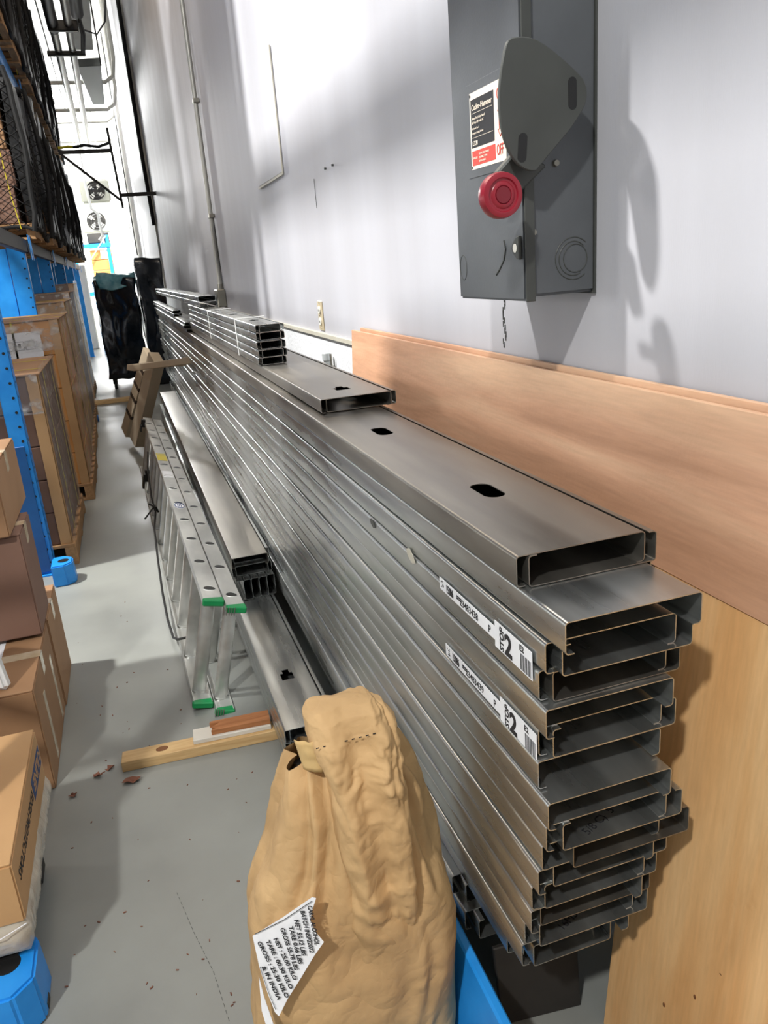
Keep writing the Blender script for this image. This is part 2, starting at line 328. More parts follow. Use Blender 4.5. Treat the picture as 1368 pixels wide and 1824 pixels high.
for zc in (.085, .548):                                  # hasps on the door edge
    pts = [(-bd-.001, .026, zc+.026), (-bd-.001, .044, zc+.01), (-bd-.001, .044, zc-.01), (-bd-.001, .026, zc-.026)]
    hp_ = obj('hasp', MB().prism([(-bd-.001, .002, zc+.02), (-bd-.001, .012, zc+.018), (-bd-.001, .026, zc+.008), (-bd-.001, .03, zc), (-bd-.001, .026, zc-.008), (-bd-.001, .012, zc-.018), (-bd-.001, .002, zc-.02)], (-.006, 0, 0)), 'encldk', sw, bevel=.001)
    obj('hasp_hole', MB().tube([(-bd-.0072, .015, zc), (-bd-.0078, .015, zc)], .0075, 14), 'offwhite', hp_)
# door label: sits on the room-facing side x=-bd; text reads with +x' = -y direction
lx = -bd-.0012
lb = obj('warning_label', MB().box(lx, lx+.0012, .055, .255, .235, .40), 'cream', sw, label='cream label with black and red panels')
obj('label_frame', MB().box(-bd-.0008, -bd, .040, .208, .218, .378), 'encl', sw, bevel=.0003)
obj('black_panel', MB().box(lx-.0004, lx, .115, .248, .282, .385), 'ink', lb); obj('red_panel', MB().box(lx-.0004, lx, .112, .248, .243, .275), 'redink', lb)
def lt(s, size, m, y, z, **k): text(s, size, m, lb, (lx-.0005, y, z), (0, -1, 0), (0, 0, 1), **k)
lt('Cutler-Hammer', .0165, 'cream', .242, .362, bold=.0002, sx=1.1); lt('Heavy Duty Safety Switch', .0075, 'cream', .242, .342); lt('60 Amp, 600 Volts AC', .0075, 'cream', .242, .333)
lt('Enclosure Type 1', .006, 'cream', .242, .321); lt('Complete Catalog Number', .006, 'cream', .242, .311); lt('E.T.N', .013, 'cream', .242, .287, bold=.0004)
for z in (.355, .303): obj('rule_line', MB().box(lx-.0008, lx-.0004, .122, .242, z, z+.0008), 'cream', lb)
lt('ON', .032, 'redink', .098, .362, sx=.7); lt('OFF', .032, 'redink', .104, .25, sx=.66)
ar = [(0, .352), (.012, .338), (.005, .338), (.005, .302), (.012, .302), (0, .286), (-.012, .302), (-.005, .302), (-.005, .338), (-.012, .338)]
obj('arrow', MB().tube([(lx-.0006, .082+a, b) for a, b in ar+[ar[0]]], .0007, 4), 'redink', lb)
lt('DANGER', .007, 'cream', .244, .257); lt('ELECTRIC SHOCK HAZARD', .006, 'cream', .206, .264, sx=.8); lt('DISCONNECT POWER', .006, 'cream', .206, .256, sx=.8); lt('BEFORE OPENING', .006, 'cream', .206, .248, sx=.8)
for y, z in ((.251, .394), (.251, .24)): obj('rivet', MB().tube([(lx-.001, y, z), (lx, y, z)], .003, 8), 'encldk', lb)
lb.scale = (1, .72, .79); lb.location = (0, .0104, .0464)
obj('scratch', MB().tube([(-bd-.0006, .07, .10), (-bd-.0006, .064, .085), (-bd-.0006, .072, .066), (-bd-.0006, .09, .05), (-bd-.0006, .105, .04)], .0016, 5), 'encldk', sw)

# ------------------------------------------------------------ plywood
def leaning(name, xb, xt, y0, y1, z0, z1, t, m, lab, cat='plywood'):
    return tag(obj(name, MB().quadbox([(xb, y0, z0), (xb+t, y0, z0), (xb+t, y1, z0), (xb, y1, z0)], [(xt, y0, z1), (xt+t, y0, z1), (xt+t, y1, z1), (xt, y1, z1)]), m, bevel=.0008), lab, cat)
leaning('plywood_sheet', .690, .779, -.4, 1.03, 0, .978, .013, 'ply2', 'upright yellowish plywood sheet at the bottom right behind the channel ends')
leaning('plywood_strip', .777, .797, -.4, 2.83, .979, 1.262, .011, 'ply', 'long pinkish plywood strip in front, leaning above the channel stack')
leaning('plywood_strip', .812, .8125, -.4, 2.77, .985, 1.272, .010, 'ply', 'rear plywood strip against the wall, only its top edge showing')
sheet = [o for o in bpy.data.objects if o.name.startswith('plywood_sheet')][0]
for (u, v) in ((1188, 1575), (1283, 1738), (1237, 1776), (1277, 1430), (1182, 1790), (1312, 1520)):
    p = px(u, v, .72); p = px(u, v, .69+.091*p.z-.0006)
    obj('pin_knot', MB().prism([(p.x, p.y+.0028*math.cos(t), p.z+.0045*math.sin(t)) for t in [k*PI/5 for k in range(10)]], (.001, 0, 0)), 'knot', sheet)

# ------------------------------------------------------------ steel channels
T = .0015
def arcpath(W, FL, LIP, r=.005, n=5, nolip=False):
    P = [Vector((LIP, 0)), Vector((0, 0)), Vector((0, FL)), Vector((W, FL)), Vector((W, 0)), Vector((W-LIP, 0))]
    if nolip: P = P[1:-1]
    out = [P[0]]
    for i in range(1, len(P)-1):
        a = (P[i-1]-P[i]).normalized(); b = (P[i+1]-P[i]).normalized(); s_, e_ = P[i]+a*r, P[i]+b*r; c = P[i]+(a+b)*r
        for k in range(n+1):
            t = k/n; v0 = s_-c; v1 = e_-c; ang = PI/2*t; out.append(c+v0*math.cos(ang)+v1*math.sin(ang))
    out.append(P[-1]); return out
def channel_mesh(W, FL, LIP, y0, y1, up=False, sag=0, nolip=False, warp=0, nseg=6):
    path = arcpath(W-T, FL-T, LIP, nolip=nolip); N = len(path); nr = []
    for i in range(N):
        d = (path[min(i+1, N-1)]-path[max(i-1, 0)]).normalized(); nr.append(Vector((-d.y, d.x)))
    outer = [path[i]+nr[i]*T/2 for i in range(N)]; inner = [path[i]-nr[i]*T/2 for i in range(N)]
    loop = outer+inner[::-1]; K = len(loop); mb = MB()
    rr = [0]+[.02+.98*(k/nseg)**1.5 for k in range(nseg+1)]
    for q in rr:
        y = y0+(y1-y0)*q
        for p in loop:
            x = p.x+T/2; z = p.y+T/2
            if up: z = FL-z
            dx = sag*math.sin(q*PI)
            if warp and q < .03: z += warp*math.sin(x/W*PI*3)*(1-q/.03)
            mb.v.append((x+dx, y, z))
    R = len(rr)
    for j in range(R-1):
        for k in range(K): a, b = j*K+k, j*K+(k+1) % K; mb.f.append((a, b, b+K, a+K))
    for base in (0, (R-1)*K):
        for i in range(N-1): mb.f.append((base+i, base+i+1, base+K-2-i, base+K-1-i))
    return mb
def cut_holes(o, holes, W, z, kind='slot'):
    cut = MB()
    for (cx, cy) in holes:
        if kind == 'slot':
            pts = [(cx+.019*math.cos(t), cy+.019*math.sin(t)+(.026 if math.sin(t) > 0 else -.026), z-.02) for t in [2*PI*k/24+.001 for k in range(24)]]
        else:
            pts = [(cx+a, cy+b, z-.02) for a, b in ((-.021, -.034), (.021, -.034), (.021, .012), (.011, .012), (.011, .036), (-.011, .036), (-.011, .012), (-.021, .012))]
        cut.prism(pts, (0, 0, .04))
    me = cut.mesh('cut'); bm = bmesh.new(); bm.from_mesh(me); bmesh.ops.recalc_face_normals(bm, faces=bm.faces); bm.to_mesh(me); bm.free()
    co = bpy.data.objects.new('cut', me); C.objects.link(co)
    md = o.modifiers.new('b', 'BOOLEAN'); md.object = co; md.operation = 'DIFFERENCE'; md.solver = 'EXACT'
    bpy.context.view_layer.update(); dg = bpy.context.evaluated_depsgraph_get()
    nm = bpy.data.meshes.new_from_object(o.evaluated_get(dg)); nm.name = o.data.name; o.modifiers.clear(); o.data = nm
    bpy.data.objects.remove(co)
def channel(x, y0, y1, z, label, group, W=.203, FL=.0457, LIP=.0125, up=False, m='steel', holes=None, kind='slot', **k):
    o = obj('steel_channel', channel_mesh(W, FL, LIP, 0, y1-y0, up, **k), m, smooth=True)
    if holes: cut_holes(o, [(W/2, hy-y0) for hy in holes], W, FL, kind)
    o.location = (x, y0, z); return tag(o, label, 'steel channel', group)
YE = [.885, .77, .815, .832, .812, .845, .838, .808, .822, .84, .845, .868, .87, .898, .902]
UO = [-.003, .13, -.012, -.008, .10, -.01, .12, .16, -.005, -.012, .008, -.004, .01, -.012, .1]
DX = [.017, .017, .018, .017, .02, .017, .022, .018, .024, .045, .03, .02, .022, .02, .016]
PITCH = FLP = .0487; X0 = .45; ZT = 1.11; YEND = 10.3
top_holes = [pz(855, 874, 1.11).y, pz(660, 770, 1.11).y]
studs = []
for i in range(15):
    zb_ = ZT-(i+1)*PITCH; xj = X0+random.uniform(-.002, .003) + (.004 if i % 4 == 1 else 0)
    grp = 'channels in the tall stack along the wall'
    nm = ORD[i] if i else 'topmost'
    U = channel(xj+DX[i], YE[i]+UO[i], YEND+random.uniform(-.3, .3), zb_, f'{nm} upturned galvanized channel of the tall main stack, flanges pointing up', grp, up=True, m='steelw' if i % 3 == 0 else 'steel', warp=.004 if i == 9 else 0)
    D = channel(xj, YE[i], YEND+random.uniform(-.3, .3), zb_+.0015, f'{nm} downturned galvanized channel of the tall main stack, web on top', grp, m='steelw' if i in (0,) else 'steel', holes=(top_holes+[top_holes[1]+.61]) if i == 0 else None, sag=random.uniform(-.002, .002))
    studs.append((D, U))
    if i in (8, 9, 13):
        t_ = text({8: '5/8 C)  5', 9: '16MSG5XA', 13: '16MSG'}[i], .02, 'ink', U, (.05, .012 if i != 9 else .03, .0017), (.9, .42, 0), (-.42, .9, 0), name='stamp')
# stickers on the stack's left side
def sticker(num, own, zl):
    o = obj('shipping_label', MB().box(-.0035, -.0027, 0, .215, 0, .022), 'paper', own); o.location = (0, .957-own.location.y, zl-own.location.z)
    o['label'] = 'long white barcode sticker'
    obj('sticker_panel', MB().box(-.0036, -.0028, -.113, 0, -.010, .033), 'paper', o)
    X = -.0038
    def tx(s, size, y, z, **k): text(s, size, 'ink', o, (X, y, z), (0, -1, 0), (0, 0, 1), **k)
    tx('15086', .020, .185, .0042, sx=.6, bold=.0005); tx(num, .0175, .128, .0045, sx=1.0, bold=.0001); tx('P', .017, .022, .0045)
    for z in (.014, .010): tx('SHTR 150 0.043', .0045, .142, z, sx=.7)
    tx('2', .046, -.032, -.006, bold=.0016, sx=1.0); text('STOP', .0175, 'ink', o, (X, -.029, -.0075), (0, 0, 1), (0, 1, 0), bold=.0005, sx=.9)
    tx('E2', .013, -.078, .021, bold=.0003)
    for k in range(12): obj('barcode_bar', MB().box(-.0039, -.0036, -.110+k*.0026, -.110+k*.0026+(.0015 if k % 3 else .0007), -.008, .017), 'ink', o)
    for k in range(12): a_ = random.random()*.011; b_ = random.random()*.015; obj('print_mark', MB().box(-.0039, -.0035, .196+a_, .198+a_, .003+b_, .005+b_), 'ink', o)
    return o
sticker('23483438', studs[2][0], .952)
sticker('23483439', studs[5][0], .823)
# small old paper scrap and nick on left side
for (u, v, s_, l_, m_) in ((664, 932, .012, 'small torn dark sticker remnant on the side of the main stack', 'encldk'), (732, 990, .016, 'faint paper sticker residue on the side of the main stack', 'trim')):
    p = px(u, v, X0-.001)
    tag(obj('sticker_scrap', MB().prism([(X0-.0025, p.y+s_*a, p.z+s_*b) for a, b in ((-1.6, -.4), (-.4, -.8), (.9, -.3), (1.4, .5), (.2, .9), (-.9, .4))], (.0008, 0, 0)), m_), l_, 'sticker')
# second tier single pair
g2 = 'channel pair lying on top of the main stack'
z2 = ZT+.0016
channel(.497, 2.085, 7.6, z2, 'lower upturned channel of the short pair on the main stack', g2, W=.203, up=True, m='steelw', FL=.038)
ha = pz(568, 696, z2+.04)
channel(.478, 2.07, 7.6, z2+.0015, 'upper channel with one punched slot of the short pair on the main stack', g2, W=.203, FL=.038, m='steelw', holes=[ha.y, ha.y+1.2], kind='tee')
# bundle of five 4 inch pairs
z3 = z2+.0415
for i in range(5):
    j = 4-i
    zz = z3+i*.0302; ye = 2.98+random.uniform(-.03, .03); xx = .470+random.uniform(-.003, .003)
    channel(xx+.016, ye+.01, 5.8, zz, f'{ORD[j]} upturned narrow channel of the strapped bundle of five on the stack', 'narrow channels of the strapped bundle', W=.095, FL=.0275, LIP=.008, up=True)
    channel(xx, ye, 5.8, zz+.0016, f'{ORD[j]} downturned narrow channel of the strapped bundle of five on the stack', 'narrow channels of the strapped bundle', W=.095, FL=.0275, LIP=.008, holes=[3.3, 3.9, 4.5] if i == 4 else None, kind='tee')
for yy in (3.45, 4.5):
    tag(obj('strap_band', MB().box(.4625, .4645, yy, yy+.014, z3, z3+.1525).box(.4625, .59, yy, yy+.014, z3+.1525, z3+.1545), 'white'), ('nearer' if yy < 4 else 'farther')+' thin pale strapping band round the narrow channel bundle', 'strap')
for i in range(2):
    channel(.475, 5.0+i*.05, 10.2, z3+.155+i*.031, f'{"lower" if i == 0 else "upper"} narrow channel of the far pair lying on the strapped bundle', 'far narrow channels on the stack', W=.105, FL=.03, LIP=.008)
for i in range(3):
    channel(.455+(.004, -.006, .002)[i]-.02, (5.85, 5.95, 5.9)[i], 10.2, z2+i*.0222, f'{("lowest", "middle", "uppermost")[i]} slim channel of the small far bundle at the left edge of the stack', 'slim far channels', W=.06, FL=.022, LIP=.005)
for i in range(2):
    channel(.432, 6.9+i*.1, 10.4, z2+.0668+i*.0222, f'{("lower", "upper")[i]} slim channel of the farthest bundle beside the black wrapped item', 'slim farthest channels', W=.07, FL=.022, LIP=.005)
# base below the tall stack
zlow = ZT-15*PITCH
for i in range(4):
    zz = zlow-(i+1)*.0487; w5 = ("uppermost", "second", "third", "lowest")[i]; ye = (.935, .985, 1.2, 1.15)[i]; xx = (.470, .476, .458, .462)[i]
    channel(xx+.017, ye, 10.0, zz, f'{w5} dark upturned channel in the shade under the main stack', 'shaded channels under the stack', W=.152, up=True)
    channel(xx, ye+.03, 10.0, zz+.0015, f'{w5} dark downturned channel in the shade under the main stack', 'shaded channels under the stack', W=.152)
zl2 = zlow-4*.0487
rk = empty('support_stand', 'low dark steel cross stand on the floor carrying the main stack', 'stand', loc=(.55, 1.4, 0))
for yy in (.0, 2.6, 5.4, 8.2):
    obj('cross_bar', MB().box(-.1, .12, yy, yy+.1, zl2-.07, zl2-.001), 'darkgrey', rk, bevel=.004)
    for xx in (-.09, .06): obj('leg', MB().box(xx, xx+.05, yy+.02, yy+.08, 0, zl2-.07), 'darkgrey', rk, bevel=.004)
a = Vector((.425, .75, .16)); b = Vector((.45, 1.75, .16))
tag(obj('blue_beam', MB().quadbox([(.385, .6, 0), (.425, .6, 0), (.445, 1.9, 0), (.405, 1.9, 0)], [(.425, .6, .2), (.445, .6, .2), (.468, 1.9, .2), (.448, 1.9, .2)]), 'blue', bevel=.004), 'blue steel beam lying on the floor beside the paper bag', 'beam')
tag(obj('steel_plate', MB().quadbox([(.50, 1.10, 0), (.67, 1.08, 0), (.67, 1.09, 0), (.50, 1.11, 0)], [(.50, 1.13, .17), (.68, 1.115, .17), (.68, 1.125, .17), (.50, 1.14, .17)]), 'darkgrey', bevel=.002), 'dark flat steel plate standing below the channel stack ends', 'plate')

# low piles on the floor left of the stack
gB = 'channels in the low pile on the floor'
for i in range(3):
    zz = .040+i*.0487; j = 2-i
    yb_ = 2.06+(.0, .012, -.006)[i]
    channel(.278, yb_+.005, 8.9, zz, f'{ORD[j]} upturned channel of the low floor pile next to the paper bag', gB, W=.152, up=True)
    channel(.262, yb_, 8.9, zz+.0015, f'{ORD[j]} downturned channel of the low floor pile next to the paper bag', gB, W=.152, holes=[pz(513, 1200, .187).y] if i == 2 else None, kind='tee')
for k in range(2):
    yy = (4.9, 8.1)[k]
    tag(obj('timber_bearer', MB().box(.22, .45, yy, yy+.06, 0, .0395), 'pine', bevel=.002), ('nearer' if k == 0 else 'farther')+' short hidden timber under the low channel pile', 'board')
zA = .040+3*.0487+.001
gA = 'channels in the upper pile beside the ladder'
for i in range(5):                                       # five turned on edge
    o = obj('steel_channel', channel_mesh(.09, .031, .007, 0, 5.4), 'steel', smooth=True)
    for v in o.data.vertices: x, y, z = v.co; v.co = (z, y, x)
    o.data.flip_normals()
    o.location = (.277+i*.033, 3.08+random.uniform(0, .015), zA); tag(o, f'{("leftmost", "second from left", "middle", "fourth from left", "rightmost")[i]} channel on edge in the row under the wide channels by the ladder', 'steel channel', gA)
for i in range(2):
    zz = zA+.0925+i*.0487
    channel(.288, 3.13+.03*i, 8.4, zz, f'{("lower", "upper")[i]} upturned wide channel of the pile beside the ladder', gA, W=.152, up=True)
    channel(.272, 3.12-.03*i, 8.4, zz+.0015, f'{("lower", "upper")[i]} downturned wide channel of the pile beside the ladder', gA, W=.152, m='steelw' if i else 'steel')

# ------------------------------------------------------------ timber on the floor
pb = tag(obj('pine_board', MB().quadbox([(-.23, 2.335, 0), (.47, 2.29, 0), (.475, 2.355, 0), (-.225, 2.40, 0)], [(-.23, 2.335, .036), (.47, 2.29, .036), (.475, 2.355, .036), (-.225, 2.40, .036)]), 'pine', bevel=.002), 'longest pine board with a dark knot, lying flat under the low pile', 'board')
obj('knot', MB().prism([(-.1+.02*math.cos(t), 2.36+.014*math.sin(t), .0362) for t in [k*PI/8 for k in range(16)]], (0, 0, .0006)), 'knot', pb)
tag(obj('white_board', MB().quadbox([(0, 2.335, .0365), (.255, 2.317, .0365), (.259, 2.385, .0365), (.005, 2.405, .0365)], [(0, 2.335, .052), (.255, 2.317, .052), (.259, 2.385, .052), (.005, 2.405, .052)]), 'whitewood', bevel=.0015), 'white painted short board lying on the pine board', 'board')
bb = MB(); n = 7
bot = [(.255, 2.325), (.259, 2.385)]+[(.06+random.uniform(0, .035), 2.398-k*.0095) for k in range(n)]
bb.quadbox([(x, y, .0525) for x, y in bot], [(x, y, .071) for x, y in bot])
tag(obj('brown_board', bb, 'brownwood', bevel=.001), 'splintered brown board on top of the white board', 'board')
tag(obj('floor_timber', MB().box(-.56, .16, 10.7, 10.82, 0, .05), 'pine', bevel=.004), 'pale timber lying across the far aisle before the black wrapped items', 'board')

# ------------------------------------------------------------ ladder
la = empty('extension_ladder', 'aluminium extension ladder lying on its side with green end caps', 'ladder', loc=(.055, 2.58, 0.012), rot=(0, math.radians(13.5), math.radians(.9)))
def section(xo, yo, n, w):
    rh = .41
    for k, z in enumerate((0, rh)):                      # rails: channels with flanges pointing inward
        s_ = 1 if k == 0 else -1
        rail = MB(); t = .0028
        def bx(x0, x1, za, zb_):
            z0_, z1_ = sorted((z+s_*za, z+s_*zb_)); rail.box(x0, x1, yo, yo+n*.305+.12, z0_, z1_)
        bx(xo, xo+w, 0, t); bx(xo, xo+t, t, .022); bx(xo+w-t, xo+w, t, .022)
        r = obj('rail', rail, 'alu', la, bevel=.0006)
        for i in range(n):
            yy = yo+.11+i*.305
            zc = z-.0006 if k == 0 else z+.0006
            e = MB(); N = 20; a_, b_ = w*.34, .030
            ring = [(xo+w/2+a_*math.cos(q), yy+b_*math.sin(q)*(1 if math.sin(q) > 0 else .5), 0) for q in [2*PI*j/N for j in range(N)]]
            if k == 1:
                obj('rung_socket', MB().tube([(x, y, zc) for x, y, _ in ring]+[(ring[0][0], ring[0][1], zc)], .0022, 6), 'alu', r)
                obj('socket_hole', MB().prism([(x*.93+.07*(xo+w/2), y*.93+.07*yy+.004, zc+.0002) for x, y, _ in ring], (0, 0, .0006)), 'black', r)
            else:
                obj('rung_socket', MB().prism([(xo+w/2+(x-xo-w/2)*1.1, yy+(y-yy)*1.15, z+t) for x, y, _ in ring], (0, 0, .006)), 'alu', r)
    for i in range(n):
        yy = yo+.11+i*.305; q = MB()
        prof = [(xo+w/2+w*.38*math.cos(a), yy+.017*math.sin(a)*(1 if math.sin(a) > 0 else .45)) for a in [2*PI*j/18 for j in range(18)]]
        q.quadbox([(x, y, .003) for x, y in prof], [(x, y, rh-.003) for x, y in prof])
        obj('rung', q, 'alu', la, smooth=True)
    for z, s_ in ((0, 1), (rh, -1)):
        zz = sorted((z-s_*.004, z+s_*.020))
        cap = obj('end_cap', MB().prism([(xo-.003, yo-.012, zz[0]), (xo+w+.003, yo-.012, zz[0]), (xo+w+.003, yo+.03, zz[0]), (xo-.003, yo+.012, zz[0])], (0, 0, zz[1]-zz[0])), 'green', la, bevel=.004, label='green plastic rail end cap')
section(-.035, .03, 13, .068)
section(.038, -.03, 13, .064)
for k in range(4): obj('tread_groove', MB().box(.034+.009*k, .037+.009*k, -.046, -.041, .384, .412), 'metal', la)
for k in range(4): obj('tread_groove', MB().box(.034+.009*k, .037+.009*k, -.046, -.041, -.003, .026), 'metal', la)
zt_ = .4108
obj('yellow_sticker', MB().box(-.03, .028, 2.40, 2.62, zt_, zt_+.0008), 'yellowlb', la, label='yellow warning sticker')
obj('white_sticker', MB().box(-.03, .028, 1.93, 2.1, zt_, zt_+.0008), 'paper', la, label='white sticker'); 
lg = obj('round_sticker', MB().prism([(0+.026*math.cos(t), 1.31+.055*math.sin(t), zt_) for t in [k*PI/14 for k in range(28)]], (0, 0, .0008)), 'paper', la, label='round white sticker with blue ring')
obj('blue_ring', MB().tube([(.022*math.cos(t), 1.31+.047*math.sin(t), zt_+.001) for t in [k*PI/14 for k in range(29)]], .0025, 5), 'inkblue', lg)
for k in range(3): obj('print_mark', MB().box(-.010+k*.008, -.006+k*.008, 1.28, 1.34, zt_+.0008, zt_+.0014), 'inkblue', lg)
obj('rung_hook', MB().box(-.06, -.03, 3.85, 3.9, .37, .43).box(-.065, -.055, 3.80, 3.9, .34, .39), 'darkgrey', la, bevel=.002)
obj('rung_hook', MB().box(-.065, -.035, 2.95, 3.0, .14, .22).box(-.075, -.062, 2.9, 3.0, .1, .2), 'darkgrey', la, bevel=.002)
obj('pull_rope', MB().tube([(-.04, 3.2, .30), (-.055, 2.8, .24), (-.06, 2.3, .2), (-.05, 2.1, .17)], .006, 6).tube([(-.08, 2.15, .19), (-.05, 2.05, .2), (-.03, 2.1, .16)], .006, 6).tube([(-.11, 2.0, .14), (-.05, 2.1, .2)], .005, 6), 'black', la, smooth=True)
cord = [(-.045, 2.1, .17), (-.062, 1.9, .12), (-.062, 1.5, .05), (-.066, 1.1, .025), (-.064, .8, .012), (-.055, .62, .008), (-.045, .55, .03), (-.02, .5, .06), (.02, .47, .09)]
obj('rope', MB().tube(cord, .0055, 8), 'black', la, smooth=True, label='black cord looping down to the floor')

# ------------------------------------------------------------ cardboard corner bundles leaning on the stack
def slab(name, p0, p1, wdir, w, t, m, parent=None, bevel=.002):
    p0 = Vector(p0); p1 = Vector(p1); wdir = Vector(wdir); d = (p1-p0).normalized(); wv = (wdir-d*wdir.dot(d)).normalized(); nv = d.cross(wv).normalized()
    a = [p0+wv*s_*w/2+nv*q*t/2 for s_, q in ((-1, -1), (1, -1), (1, 1), (-1, 1))]
    return obj(name, MB().quadbox(a, [x+(p1-p0) for x in a]), m, parent, bevel=bevel)
s1 = slab('long_carton', (-.03, 7.35, .10), (.245, 6.95, .86), (.35, -1, 0), .16, .09, 'cardtan'); tag(s1, 'long plain pale carton leaning on the channels beyond the ladder', 'carton')
s2 = slab('strapped_carton', (-.12, 7.95, .09), (.20, 7.55, .86), (.35, -1, 0), .15, .05, 'cardtan'); tag(s2, 'long pale carton with dark straps behind the plain leaning carton', 'carton')
d0 = Vector((.32, -.4, .77)); 
for t in (.25, .45, .6, .8):
    a = Vector((-.12, 7.95, .09))+d0*t
    slab('strap', a-d0*.02, a+d0*.02, (.35, -1, 0), .154, .055, 'copper', s2, .001)
s3 = slab('black_tube', (.0, 8.3, .05), (.16, 8.1, .70), (1, -.3, 0), .09, .05, 'black'); tag(s3, 'black flat strip leaning behind the strapped carton', 'strip')
for k in range(5):
    o = slab('cardboard_angle', (.0+.012*k, 7.2-.03*k, .78), (.42+.01*k, 6.3-.05*k, .86+.008*k), (.2, .3, 1), .05, .012, 'cardtan', s1)

# ------------------------------------------------------------ black wrapped items at the far end
def crumple(name, x0, x1, y0, y1, z0, z1, m, parent, amp=.05, seed=0, n=18, taper=0):
    bm = bmesh.new(); bmesh.ops.create_cube(bm, size=1); bmesh.ops.subdivide_edges(bm, edges=bm.edges, cuts=n, use_grid_fill=True)
    for v in bm.verts:
        u = v.co+Vector((.5, .5, .5)); k = 1-taper*u.z
        p = Vector((x0+(x1-x0)*(.5+(u.x-.5)*k), y0+(y1-y0)*u.y, z0+(z1-z0)*u.z))
        s_ = p*2.4+Vector((seed, seed*2, 0)); q = noise.noise_vector(s_)*amp + noise.noise_vector(p*7+Vector((0, seed, 0)))*amp*.4
        d, _ = noise.voronoi(p*4+Vector((seed, 0, 0)))
        v.co = p+q+Vector((0, -1, 0))*(d[1]-d[0])*amp*.6
    me = bpy.data.meshes.new(name); bm.to_mesh(me); bm.free()
    return obj(name, me, m, parent, smooth='all')
bl = empty('wrapped_cart', 'black film wrapped cart on wheels standing in the far aisle, the wider one', 'wrapped cart', loc=(0, 12, 0))
crumple('wrapped_body', -.26, .29, .0, .9, .14, 1.5, 'blackgl', bl, .05, 1)
crumple('film_crest', -.2, .27, .0, .5, 1.42, 1.60, 'teal', bl, .09, 5, 10)
for x in (-.2, .22):
    for y in (.1, .8): obj('wheel', MB().tube([(x-.02, y, .07), (x+.02, y, .07)], .07, 16), 'black', bl, bevel=.004)
    obj('axle_frame', MB().box(x-.03, x+.03, .05, .85, .08, .16), 'darkgrey', bl)
b2 = empty('wrapped_cabinet', 'tall narrow black wrapped item against the wall in the far aisle', 'wrapped cabinet', loc=(0, 11.8, 0))
crumple('wrapped_body', .33, .68, .1, .8, .03, 1.77, 'blackgl', b2, .03, 3)
for x in (.38, .58): obj('foot', MB().box(x-.03, x+.03, .3, .4, 0, .08), 'black', b2)

# ------------------------------------------------------------ paper bag
bagT = empty('paper_bag', 'large crumpled brown kraft paper bag with torn white label', 'bag', loc=(.22, 1.17, 0))
ctr = [(0, .02, .402, .12), (.17, .024, .412, .13), (.28, .036, .42, .13), (.39, .052, .415, .125), (.46, .072, .404, .115), (.61, .122, .374, .085), (.66, .14, .355, .06), (.70, .155, .335, .035)]
def ctl(z):
    for i in range(len(ctr)-1):
        if z <= ctr[i+1][0]: t = (z-ctr[i][0])/(ctr[i+1][0]-ctr[i][0]); t = max(0, t); return [ctr[i][k]+(ctr[i+1][k]-ctr[i][k])*t for k in (1, 2, 3)]
    return ctr[-1][1:]
def crease(p, s=14, a=.004):
    d, _ = noise.voronoi(p*s); e = d[1]-d[0]; return -a*max(0, 1-e*4)
def tri(t): t = t % 1.0; return abs(t-.5)*2-.5           # paper pleat: straight flanks, sharp fold lines
def fold(x, y, z, k):
    """angular creases: straight fold lines in several directions"""
    v = 0
    for a_, b_, f_, am, sd in ((1, .12, 9, .5, 1), (.5, -.8, 6, .3, 2), (-.6, .7, 8, .25, 5)):
        t = (x*a_+z*b_)*f_+y*3*a_+sd+noise.noise(Vector((x*2, z*2, sd)))*.9; v += tri(t)*am
    return v*k
def bag_pt(z, th, off=0):
    l, r, b = ctl(z); c = math.cos(th); s_ = math.sin(th); e = .62
    x = (l+r)/2+(r-l)/2*math.copysign(abs(c)**e, c); y = b*math.copysign(abs(s_)**e, s_)
    p = Vector((x, y, z)); rad = Vector((c, s_, 0)); top = max(0, min(1, (z-.12)/.5))
    q = th*1.3+noise.noise(Vector((c*1.5, s_*1.5, z*2.5)))*1.1
    k = tri(q*1.1+z*.5)*.024*top+fold(x, y, z, .016)*(.25+top*.75)+tri((x*3-z*2.2)*2+q)*.007
    k += (abs(noise.noise(p*22))-.2)*.0022
    return p+rad*(k+off)
mb = MB(); NR, NZ = 150, 130
for j in range(NZ+1):
    z = .70*j/NZ
    for k in range(NR):
        th = 2*PI*k/NR; p = bag_pt(z, th)
        if j > NZ-14: p.z += .012*math.sin(th*3+1)*(j-NZ+14)/14
        mb.v.append((p.x-.22, p.y, p.z))
for j in range(NZ):
    for k in range(NR): mb.f.append((j*NR+k, j*NR+(k+1) % NR, (j+1)*NR+(k+1) % NR, (j+1)*NR+k))
mb.f.append(tuple(range(NR)))
obj('bag_body', mb, 'kraft', bagT, smooth='all')
mb = MB()
for k in range(NR):
    p = bag_pt(.685, 2*PI*k/NR, -.006); mb.v.append((p.x-.22, p.y, .672))
mb.f.append(tuple(range(NR))); obj('mouth_shade', mb, 'black', bagT, label='black sheet painting the shade inside the open mouth')  # flat black sheet, shade of the hollow mouth put into its colour
